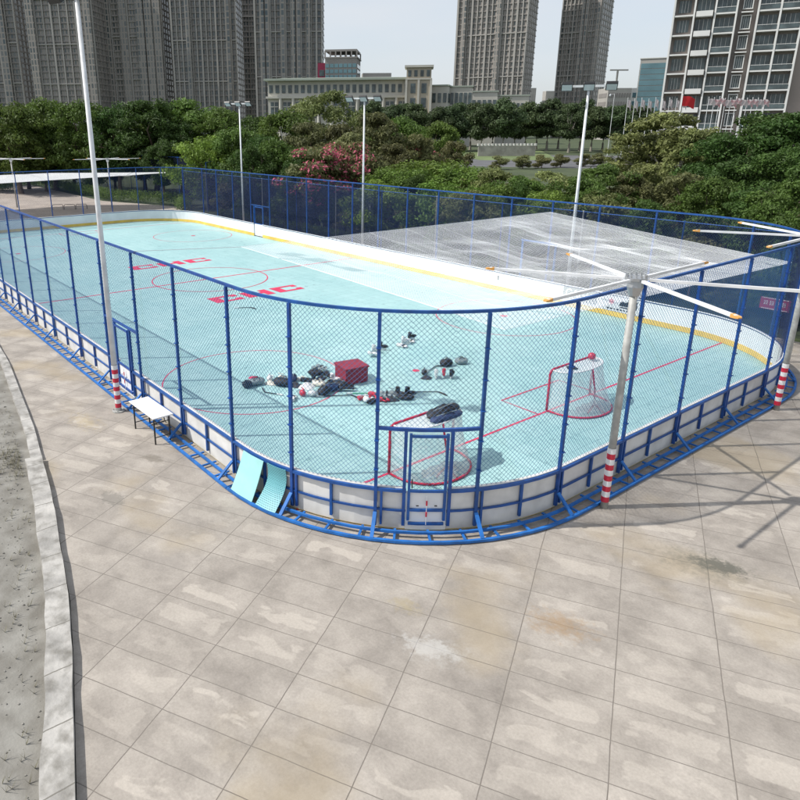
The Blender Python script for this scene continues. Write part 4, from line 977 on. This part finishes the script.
for px, ty, D, w, k in [(490, 164, 47, 1.1, 'pale'), (520, 172, 44, 1.1, 'mid'), (550, 165, 46, 1.1, 'pale'), (580, 172, 42, 1, 'mid'), (608, 160, 47, 1.1, 'mid'), (540, 182, 40, 1, 'bright'), (500, 182, 40, 1, 'mid'), (470, 184, 39, 1, 'pale'), (600, 184, 37, 1, 'pale')]:
    plant_px(k, px, ty, D, {'pale': 'pale olive low tree behind the net sail', 'mid': 'mid green low tree behind the net sail', 'bright': 'bright green low tree behind the net sail'}[k], 'low trees behind the net sail', w)
plant_px('pale', 676, 106, 62, 'big spreading pale tree with a visible forked trunk right of the floodlight pole', None, 1.3, var=0)
for px, ty, D, w, k in [(640, 128, 66, .95, 'pale'), (702, 124, 58, .9, 'pale'), (655, 160, 50, 1, 'pale'), (690, 168, 44, 1, 'olive'), (630, 170, 46, 1, 'olive')]:
    plant_px(k, px, ty, D, 'pale or olive tree round the big spreading one on the right', 'trees round the big pale tree', w)
for px, ty, D, w, k in [(730, 128, 52, 1.1, 'dark'), (772, 104, 54, 1.2, 'dark'), (815, 100, 50, 1.2, 'dark'), (745, 150, 44, 1.1, 'dark'), (790, 140, 42, 1.1, 'dark'), (715, 172, 40, 1, 'mid'), (760, 180, 36, 1.1, 'dark'), (800, 175, 34, 1.1, 'mid'), (840, 150, 38, 1.1, 'dark')]:
    plant_px(k, px, ty, D, 'dense %s green tree at the right edge behind the fence' % ('dark' if k == 'dark' else 'mid'), 'dense trees at the right edge', w)
rf = random.Random(3)
for i in range(34):
    px = 372+i*11.2; ty = 103+rf.uniform(-5, 5)-(4 if 440 < px < 600 else 0)+(3 if i % 2 else 0)
    plant_px('far', px, ty, 225+rf.uniform(-14, 14)+(12 if i % 2 else 0), 'far dark grey green tree standing beyond the road', 'far trees beyond the road', 1.0)
# understorey close behind the far fence
for k in range(30):
    x = -26+k*1.95+random.uniform(-.5, .5); key = 'shrub2' if k % 3 else 'shrub'
    if -26 <= x: plant(key, x, 24.0+random.uniform(-.6, 1.2), random.uniform(1.8, 3.2), '%s shrub in the dark strip behind the navy net' % ('greyish' if key == 'shrub2' else 'green'), 'shrubs behind the navy net', 1.0)
for k in range(14):
    x = -24+k*4.2+random.uniform(-1, 1); plant('dark' if k % 2 else 'mid', x, 27.5+random.uniform(-1, 1.5), 5.0+random.uniform(-.5, .6)-.05*k, '%s green tree close behind the navy net' % ('dark' if k % 2 else 'mid'), 'trees close behind the navy net', .85)
# hedges: low clipped rows
def hedge(pts, w, h, label, lm, n):
    P = Path(pts); bl = []; rr = random.Random(int(n)); q = 0
    while q < P.L:
        p = P(q, rr.uniform(-w*.25, w*.25), h*.5); bl.append((p.x, p.y, p.z, .5, w*.42, h*.5)); q += .42
    me = leafmesh('hedge', bl, n, .13, [M[lm], M['petal']], int(n)); o = bpy.data.objects.new('hedge', me); C.objects.link(o); tag(o, label, 'hedge'); return o
hedge([(16, 22.2), (-22, 22.4)], .8, .85, 'long low clipped hedge behind the far boards', 'leaf_mid', 30000)
hedge([(-27, 21.6), (-34, 24.2), (-43, 20.4), (-60, 20.8), (-76, 18.6)], 1.8, 1.35, 'bright clipped hedge curving round the paved court at the far left', 'leaf_bright', 26000)
hedge([(-62, 15), (-75, 12)], 3, 1.6, 'rounded dark hedge at the far left edge of the court', 'leaf_mid', 9000)
# road and far ground
def quad_at(name, pts, z, m):
    b = MB(); b.sheet(pts, z); tag(b.build(name, m), kind='structure')
def gp(px, py, z=0):
    d = FW + R2*(px-CCX)/CF - U2*(py-CCY)/CF; t = (z-CH)/d.z; p = Vector((CX, CY_, CH))+d*t; return (p.x, p.y)
quad_at('road', [gp(300, 163), gp(800, 172), gp(900, 158), gp(200, 152)], -.05, M['asphalt'])
quad_at('lawn', [gp(440, 152), gp(480, 160), gp(560, 160), gp(540, 150)], -.045, mat('lawn', (.12, .16, .06), .9, 0, .2, .2))
M['far_wall'] = mat('pale_wall', (.36, .34, .31), .8, 0, .25, .5)
a, c = at(478, 152, 190), at(535, 152, 190)
b = MB(); d = (c-a); b.box(((a.x+c.x)/2, (a.y+c.y)/2, 1.3), (hypot(d.x, d.y), .5, 2.6), atan2(d.y, d.x)); o = b.build('garden_wall', M['far_wall']); tag(o, 'pale low wall beyond the road under the far trees', 'wall')
b = MB(); n_ = 16
for k in range(n_+1):
    p = a.lerp(c, k/n_); b.box((p.x, p.y, 2.9), (.5, .7, .6), atan2(d.y, d.x))
b.build('coping', M['hdpe_dirty'], o)
for k, px in enumerate((500, 524, 543, 562, 585, 600)):
    p = at(px, 152, 130+k*2); plant('shrub2', p.x, p.y, 2.6, 'rounded grey shrub along the far road', 'rounded shrubs along the far road', 1.5)

# ------------------------------------------------------------------ buildings
def bmat(name, c, **k): return mat(name, c, .8, 0, .08, .12, **k)
M['tower_wall'] = bmat('tower_wall', (.29, .27, .25)); M['tower_fin'] = bmat('tower_fin', (.36, .345, .32)); M['tower_glass'] = mat('tower_glass', (.035, .06, .065), .15, 0, .2, .3)
M['tower_dark'] = bmat('tower_dark', (.22, .205, .195))
def baymat(name, wall, g0, g1, bw=1.9, rh=3.4):
    m = bpy.data.materials.new(name); t = nt(m); N = t.nodes; L = t.links; b = N['Principled BSDF']
    tc = N.new('ShaderNodeTexCoord'); sp = N.new('ShaderNodeSeparateXYZ'); L.new(tc.outputs['Object'], sp.inputs[0])
    ad = N.new('ShaderNodeMath'); ad.operation = 'ADD'; L.new(sp.outputs[0], ad.inputs[0]); L.new(sp.outputs[1], ad.inputs[1])
    cb = N.new('ShaderNodeCombineXYZ'); L.new(ad.outputs[0], cb.inputs[0]); L.new(sp.outputs[2], cb.inputs[1])
    br = N.new('ShaderNodeTexBrick'); br.offset = 0; br.inputs['Scale'].default_value = 1; br.inputs['Brick Width'].default_value = bw; br.inputs['Row Height'].default_value = rh; br.inputs['Mortar Size'].default_value = .42
    br.inputs['Color1'].default_value = (*g0, 1); br.inputs['Color2'].default_value = (*g1, 1); br.inputs['Mortar'].default_value = (*wall, 1); L.new(cb.outputs[0], br.inputs['Vector'])
    L.new(br.outputs['Color'], b.inputs['Base Color'])
    mr = N.new('ShaderNodeMapRange'); mr.inputs[3].default_value = .15; mr.inputs[4].default_value = .8; L.new(br.outputs['Fac'], mr.inputs[0]); L.new(mr.outputs[0], b.inputs['Roughness']); M[name] = m
baymat('bay_warm', (.33, .30, .27), (.07, .09, .095), (.24, .23, .21)); baymat('bay_dark', (.25, .235, .215), (.05, .075, .085), (.18, .18, .175), 2.3); M['stone'] = bmat('pale_stone', (.42, .37, .29)); M['stone_light'] = bmat('light_stone', (.52, .50, .44)); M['roof_green'] = bmat('roof_green', (.36, .40, .34))
M['win'] = mat('window_glass', (.075, .10, .105), .12, 0, .45, .5); M['apt_wall'] = bmat('apartment_wall', (.27, .235, .215)); M['apt_white'] = bmat('apartment_trim', (.66, .66, .64)); M['teal_glass'] = mat('teal_glass', (.10, .19, .22), .12, 0, .15, .1)
def local(px, D, rz=0):
    p = at(px, 127, D); return (p.x, p.y, -.06), CYAW-pi/2+rz    # x axis runs to the viewer's right when rz=0; -y faces the viewer
def facade_thing(name, label, px0, px1, D, rz=0):
    p0, p1 = at(px0, 127, D), at(px1, 127, D); wd = (p1-p0).length; (x, y, z), a = local((px0+px1)/2, D, rz)
    return thing(name, label, 'building', (x, y, z), a), wd
def tower(px0, px1, D, top, label, rz=0.15, depth=26, bays=9, floor=3.4, mats=('tower_wall', 'tower_fin', 'bay_warm'), sd=0, fw=1.0):
    t, w = facade_thing('tower_block', label, px0, px1, D, rz); w *= fw; rr = random.Random(sd); h = top
    b = MB(); b.box((0, depth/2, h/2), (w, depth, h)); b.build('wall', M[mats[0]], t)
    xs = [-w/2+w*i/bays for i in range(bays+1)]
    for i in range(bays):
        rec = rr.choice((0, 0, 2.4)); x0, x1 = xs[i]+w*.012, xs[i+1]-w*.012
        b = MB(); b.box(((x0+x1)/2, -.12-rec*.5, h/2), (x1-x0, .5+rec, h-6)); b.build('window_bay', M[mats[2]], t)
    z = 3
    while z < h-3:
        b = MB(); b.box((0, -.35, z), (w, 1.0, floor*.16)); b.box((0, depth/2, z), (w+.7, depth, floor*.16)); b.build('floor_band', M[mats[0]], t); z += floor
    for i, x in enumerate(xs):
        b = MB(); b.box((x, -.6 if i % 3 else -.95, h/2), (w*.016*(1.6 if i % 3 == 0 else 1), 1.3, h)); b.build('fin', M[mats[1]], t)
    # side face bays
    for i in range(5):
        for s in (-1, 1):
            y0 = depth*(i+.5)/5; b = MB(); b.box((s*(w/2+.05), y0, h/2), (.3, depth*.12, h-6))
            b.build('window_bay', M[mats[2]], t)
    for z in (h*.3, h*.5, h*.72): b = MB(); b.box((0, -.6, z), (w+.6, 1.6, .6)); b.build('refuge_floor_band', M[mats[1]], t)
    b = MB(); b.box((0, depth/2, h+1), (w+1.5, depth+1.5, 2)); b.box((w*.1, depth/2, h+4), (w*.3, depth*.4, 6)); b.build('roof', M[mats[1]], t)
    return t
tower(444, 526, 480, 128, 'tall grey residential tower left of centre against the sky', rz=-.5, bays=14, sd=1, fw=.82)
tower(545, 596, 500, 135, 'tall grey residential tower right of the sky gap', rz=-.62, bays=10, sd=2, fw=.72)
tower(258, 322, 430, 120, 'tall dark grey tower block left of the sky, behind the long pillared building', rz=-.05, bays=13, mats=('tower_dark', 'tower_fin', 'bay_dark'), sd=3)
tower(178, 240, 460, 118, 'dark tower block second from the right in the left cluster', rz=-.05, bays=13, mats=('tower_dark', 'tower_fin', 'bay_dark'), sd=4)
tower(112, 170, 470, 125, 'brownish tower block in the middle of the left cluster', rz=-.08, bays=7, mats=('tower_wall', 'tower_fin', 'bay_warm'), sd=5)
tower(40, 104, 450, 112, 'grey tower block in the left of the left cluster', rz=-.08, bays=8, sd=6, mats=('tower_dark', 'tower_fin', 'bay_warm'))
tower(-40, 30, 470, 118, 'dark tower block at the left edge of the photo', rz=-.08, bays=8, sd=7, mats=('tower_dark', 'tower_fin', 'bay_dark'))
tower(238, 260, 520, 112, 'narrow pale tower squeezed between dark towers on the left', rz=0, bays=3, sd=8)
def block(px0, px1, D, ytop, label, wall, glassm, nx, nz, rz=0, depth=14, cap=None, ww=.62, wh=.55, name='office_block', base=0):
    t, w = facade_thing(name, label, px0, px1, D, rz); h = at((px0+px1)/2, ytop, D).z+.06
    b = MB(); b.box((0, depth/2, h/2), (w, depth, h)); b.build('wall', M[wall], t)
    z0 = max(base, h*.12)
    for j in range(nz):
        for i in range(nx):
            fx, fz = w/nx, (h-z0)*.94/nz; b = MB(); b.box((-w/2+fx*(i+.5), -.06, z0+fz*(j+.5)), (fx*ww, .25, fz*wh)); b.build('window', M[glassm], t)
    for s in (-1, 1):
        for j in range(nz):
            fz = (h-z0)*.94/nz; b = MB(); b.box((s*(w/2+.03), depth*.5, z0+fz*(j+.5)), (.2, depth*.8, fz*wh)); b.build('side_window', M[glassm], t)
    if cap:
        b = MB(); b.box((0, depth/2, h+.25), (w+.8, depth+.8, .5)); b.build('cornice', M[cap], t)
    return t, w, h
t, w, h = block(325, 356, 330, 58, 'mid height glazed office block with dark rim between tower and sky', 'tower_dark', 'teal_glass', 7, 13, rz=-.15, depth=18, ww=.82, wh=.66, cap='tower_dark')
b = MB(); b.box((0, 9, h+3.2), (w, 18, .8)); 
for i in range(7): b.box((-w/2+w*i/6, .2, h+1.6), (w*.04, .5, 3.0)); b.box((-w/2+w*i/6, 17.8, h+1.6), (w*.04, .5, 3.0))
b.build('roof_frame', M['tower_dark'], t)
block(318, 326, 345, 63, 'slim dark red slab behind the glazed office block', 'banner_red', 'win', 1, 6, depth=10)
block(362, 390, 360, 73, 'low distant roof behind the pillared building', 'tower_fin', 'win', 6, 3, depth=10)
# long pillared building
K = 1.75
t, w = facade_thing('pillared_building', 'long pale stone building with pillars, two storeys of windows and a green edged roof', 268, 408, 290, -.10)
hh = at(338, 80, 290).z
b = MB(); b.box((0, 16, hh/2), (w, 32, hh)); b.build('wall', M['stone_light'], t)
b = MB(); b.box((0, 15, hh+.3), (w+2.4, 35, .8)); b.build('cornice', M['roof_green'], t)
b = MB(); b.box((0, 15.4, hh-3.6*K), (w+1.4, 33.6, .8)); b.build('string_course', M['stone_light'], t)
b = MB(); vs = [(-w/2, -.6, hh+.7), (w/2, -.6, hh+.7), (w/2, 31, hh+.7), (-w/2, 31, hh+.7), (-w/2+5, 13, hh+1.8), (w/2-5, 13, hh+1.8)]; b.add(vs, [(0, 1, 5, 4), (1, 2, 5), (2, 3, 4, 5), (3, 0, 4)]); b.build('roof', M['roof_green'], t)
for i in range(22):
    x = -w/2+w*(i+.5)/22; b = MB(); b.box((x, -.05, hh-1.8*K), (w/22*.58, .4, 1.7*K)); b.build('window', M['win'], t)
for i in range(11):
    x = -w/2+w*(i+.5)/11
    b = MB(); b.box((x, -.05, hh-6.3*K), (w/11*.6, .4, 3.4*K)); f = b.build('window', M['win'], t)
    b = MB(); b.box((x, -.3, hh-6.3*K), (w/11*.04, .2, 3.4*K)); b.box((x, -.3, hh-5.6*K), (w/11*.6, .2, .3)); b.build('window_bars', M['stone_light'], f)
    b = MB(); b.tube((x+w/22, -1.0, 0), (x+w/22, -1.0, hh-3.85*K), .62, .56, 10); b.build('pillar', M['stone_light'], t)
t2, w2 = facade_thing('bell_tower', 'square stone tower with arched openings at the right end of the pillared building', 405, 429, 280, -.14)
h2 = at(418, 67, 280).z
b = MB(); b.box((0, 5, h2/2), (w2, 11, h2)); b.build('wall', M['stone'], t2)
b = MB(); b.box((0, 5, h2+.3), (w2+1.5, 12.4, .8)); b.build('cornice', M['stone_light'], t2)
b = MB(); b.box((0, 5, h2-2.4*K), (w2+.7, 11.8, .5)); b.build('string_course', M['stone_light'], t2)
for i in range(4):
    b = MB(); b.box((-w2/2+w2*(i+.5)/4, -.5, h2-1.25*K), (w2*.13, .3, 1.3*K)); b.build('window', M['win'], t2)
for j in range(3):
    for i in range(2): b = MB(); b.box((-w2*.22+i*w2*.44, -.5, h2-4.3*K-j*3.0*K), (w2*.2, .3, 2.0*K)); b.build('window', M['win'], t2)
for x in (-w2/2, w2/2, 0): b = MB(); b.box((x, -.6, (h2-2.6*K)/2), (.8, .8, h2-2.6*K)); b.build('pilaster', M['stone_light'], t2)
block(430, 446, 285, 86, 'low pale stone wing right of the square stone tower', 'stone_light', 'win', 3, 3, rz=-.3, cap='roof_green')
block(444, 470, 290, 87, 'low stone annex with large dark windows right of the pale wing', 'stone_light', 'win', 6, 3, rz=-.2, cap='roof_green', ww=.7, wh=.7)
block(470, 495, 310, 92, 'small pale flat roofed building under the left grey tower', 'stone_light', 'win', 5, 2, cap='roof_green', rz=-.2)
block(494, 526, 320, 96, 'small pale building with row of windows under the left grey tower', 'stone_light', 'win', 8, 2, cap='roof_green', rz=-.2)
block(527, 533, 900, 88, 'tiny hazy building beside the left grey tower', 'tower_fin', 'tower_fin', 2, 3)
block(543, 551, 900, 91, 'tiny hazy building in the gap between the two grey towers', 'tower_fin', 'tower_fin', 2, 3)
block(604, 627, 420, 88, 'grey gridded block right of the second grey tower', 'tower_fin', 'tower_dark', 9, 5, depth=15, ww=.6, wh=.5)
block(627, 640, 460, 88, 'pale slim building between gridded block and teal glass building', 'apt_white', 'teal_glass', 2, 5, depth=12)
t, w, h = block(634, 676, 430, 58, 'teal glass office building left of the apartment block', 'tower_fin', 'teal_glass', 1, 12, rz=-.45, depth=14, ww=.96, wh=.88, cap='apt_white')
b = MB(); b.tube((2, 6, h), (2, 6, h+6), .2, n=5); b.build('mast', M['tower_fin'], t)
# crane
t = thing('tower_crane', 'thin distant tower crane above the gridded block', 'crane', tuple(at(611, 127, 600)), CYAW-pi/2)
b = MB(); hc = at(611, 80, 600).z; b.box((0, 0, hc/2), (1.2, 1.2, hc)); b.build('mast', M['tower_fin'], t); b = MB(); b.box((1, 0, hc+.6), (15, 1, 1)); b.build('jib', M['tower_fin'], t)
# apartment block on the right
t, w = facade_thing('apartment_block', 'big brown apartment block with white balconies and fins at the top right', 668, 850, 138, -.50)
hA = 46; fl = 3.45; dep = 16
b = MB(); b.box((0, dep/2, hA/2), (w, dep, hA)); b.build('wall', M['apt_wall'], t)
nf = int(hA/fl); cols = 10; cw = w/cols; rr = random.Random(12)
plan = ['bay', 'deep', 'glass', 'box', 'balc', 'balc', 'brown', 'balc', 'box', 'balc']
for c_, k in enumerate(plan):
    x0 = -w/2+c_*cw
    b = MB(); b.box((x0, -.75, hA/2), (.30, 1.7, hA)); b.build('fin', M['apt_white'], t)
    if k == 'brown': continue
    for f in range(1, nf):
        z = f*fl; sl = MB()
        if k in ('balc', 'bay', 'glass'): sl.box((x0+cw/2, -.75, z), (cw-.28, 1.55, .26))
        if k == 'deep' and f % 1 == 0: sl.box((x0+cw/2, -.9, z+.15), (cw*.8, 1.9, .95))
        if k == 'box': sl.box((x0+cw/2, -.6, z), (cw*.55, 1.2, .2))
        if sl.v: sl.build('balcony_slab' if k != 'box' else 'ledge', M['apt_white'], t)
        wd = {'balc': .84, 'bay': .6, 'glass': .88, 'deep': .8, 'box': .42}[k]
        if 2 <= f <= 11:
            b = MB(); b.box((x0+cw/2, -.05, z+fl*.5), (cw*wd, .24, fl*.62)); wn = b.build('window', M['win'], t)
            b = MB()
            for q in (-.25, 0, .25): b.box((x0+cw/2+q*cw*wd, -.2, z+fl*.5), (.05, .08, fl*.62))
            if k == 'box':
                for s_ in (-1, 1): b.box((x0+cw/2+s_*cw*wd/2, -.45, z+fl*.5), (.14, .7, fl*.66))
                b.box((x0+cw/2, -.45, z+fl*.84), (cw*wd+.2, .7, .14)); b.box((x0+cw/2, -.45, z+fl*.17), (cw*wd+.2, .7, .14))
            b.build('window_frame', M['apt_white'], wn)
            if k == 'balc' or k == 'glass':
                b = MB(); b.box((x0+cw/2, -1.5, z+1.05), (cw-.3, .06, .07)); b.box((x0+cw/2, -1.5, z+.55), (cw-.3, .03, .75), mi=1); b.build('balcony_rail', [M['apt_white'], M['win']], t)
b = MB(); b.box((0, dep/2, hA+.4), (w+1, dep+1, .8)); b.build('roof', M['apt_white'], t)
for f in range(1, nf):
    b = MB(); b.box((-w/2-.03, dep*.3, f*fl+fl*.5), (.2, dep*.16, fl*.5)); b.build('side_window', M['win'], t)

# ------------------------------------------------------------------ flagpoles
M['flag_pale'] = mat('pale_flag', (.60, .52, .52), .7, 0, .2, 1.2); M['flag_pink'] = mat('pink_flag', (.55, .22, .24), .7, 0, 0, 2, col2=(.65, .6, .6)); M['flag_red'] = mat('red_flag', (.55, .01, .015), .6)
def flagpole(px, ytop, D, fm, fw, fh, label, group, rz=.0, droop=.6):
    p = at(px, ytop, D); t = thing('flagpole', label, 'flagpole', (p.x, p.y, -.06), CYAW-pi/2+rz, group); h = p.z+.06
    b = MB(); b.tube((0, 0, 0), (0, 0, h), .06, .035, 6); b.sphere((0, 0, h+.05), .07, n=6, m=4); b.build('pole', M['white_paint'], t)
    b = MB(); vs = []
    for i in range(9):
        for j in range(5):
            u, v = i/8, j/4; vs.append((u*fw*(1-.3*droop), .12*sin(u*7+v*2)*u, h-.1-v*fh-droop*u*u*fw*.6-.05*sin(u*9)))
    b.add(vs, [(i*5+j, (i+1)*5+j, (i+1)*5+j+1, i*5+j+1) for i in range(8) for j in range(4)]); b.build('flag', fm, t, smooth=True)
for i in range(9): flagpole(628+i*7, 99+random.uniform(-1, 1), 112+i*1.5, M['flag_pale'], 1.0, 1.1, 'flagpole with limp pale flag in the row left of the red flag', 'flagpoles left of the red flag', droop=1.1)
flagpole(683, 95, 104, M['flag_red'], 2.1, 1.35, 'flagpole with the large plain red flag', None, droop=.35)
for i in range(11): flagpole(709+i*5.5, 98+random.uniform(-1, 1), 104+i, M['flag_pink'] if i % 3 else M['flag_pale'], 1.25, .8, 'flagpole with small pinkish flag in the row right of the red flag', 'flagpoles right of the red flag', droop=.5)

# ------------------------------------------------------------------ light, sky, camera
S = Vector((2.12, 3.15, -4.38)).normalized()   # direction the sunlight travels
sd = bpy.data.lights.new('sun', 'SUN'); sd.energy = 3.7; sd.angle = radians(.6); sd.color = (1, .965, .91)
so = bpy.data.objects.new('sun', sd); C.objects.link(so); so.rotation_euler = S.to_track_quat('-Z', 'Y').to_euler(); so.location = (0, 0, 60)
w_ = bpy.data.worlds.new('World'); scene.world = w_; w_.use_nodes = True; N = w_.node_tree.nodes; L = w_.node_tree.links; N.clear()
sk = N.new('ShaderNodeTexSky'); sk.sky_type = 'NISHITA'; sk.sun_disc = False
el = math.asin(-S.z); az = atan2(-S.x, -S.y)      # towards the sun, measured from +Y clockwise
sk.sun_elevation = el; sk.sun_rotation = az; sk.air_density = 1.0; sk.dust_density = 2.0; sk.ozone_density = 2.0; sk.altitude = 0
bg = N.new('ShaderNodeBackground'); bg.inputs['Strength'].default_value = .15
out = N.new('ShaderNodeOutputWorld'); 
tcw = N.new('ShaderNodeTexCoord'); mpw = N.new('ShaderNodeMapping'); mpw.inputs['Scale'].default_value = (1.2, 1.2, 5); nzw = N.new('ShaderNodeTexNoise'); nzw.inputs['Scale'].default_value = 1.6; nzw.inputs['Detail'].default_value = 5
L.new(tcw.outputs['Generated'], mpw.inputs['Vector']); L.new(mpw.outputs[0], nzw.inputs['Vector'])
mrw = N.new('ShaderNodeMapRange'); mrw.inputs[1].default_value = .3; mrw.inputs[2].default_value = .7; mrw.inputs[3].default_value = .5; mrw.inputs[4].default_value = .95; L.new(nzw.outputs['Fac'], mrw.inputs[0])
mxw = N.new('ShaderNodeMix'); mxw.data_type = 'RGBA'; L.new(mrw.outputs[0], mxw.inputs[0]); L.new(sk.outputs[0], mxw.inputs[6]); mxw.inputs[7].default_value = (4.0, 4.2, 4.45, 1)
L.new(mxw.outputs[2], bg.inputs[0]); L.new(bg.outputs[0], out.inputs[0])
cam = bpy.data.cameras.new('camera'); co = bpy.data.objects.new('camera', cam); C.objects.link(co); scene.camera = co
cam.sensor_fit = 'HORIZONTAL'; cam.sensor_width = 36; cam.lens = CF/800*36; cam.shift_x = (400-CCX)/800; cam.shift_y = -(400-CCY)/800; cam.clip_start = .1; cam.clip_end = 9000
co.matrix_world = Matrix(((R2.x, U2.x, -FW.x, CX), (R2.y, U2.y, -FW.y, CY_), (R2.z, U2.z, -FW.z, CH), (0, 0, 0, 1)))
vs_ = scene.view_settings; vs_.view_transform = 'Standard'; vs_.look = 'None'; vs_.exposure = 0.33; vs_.gamma = 1
scene.render.engine = 'CYCLES'; scene.cycles.transparent_max_bounces = 8; scene.cycles.max_bounces = 4; scene.cycles.diffuse_bounces = 2
scene.render.resolution_x = 1024; scene.render.resolution_y = 1024
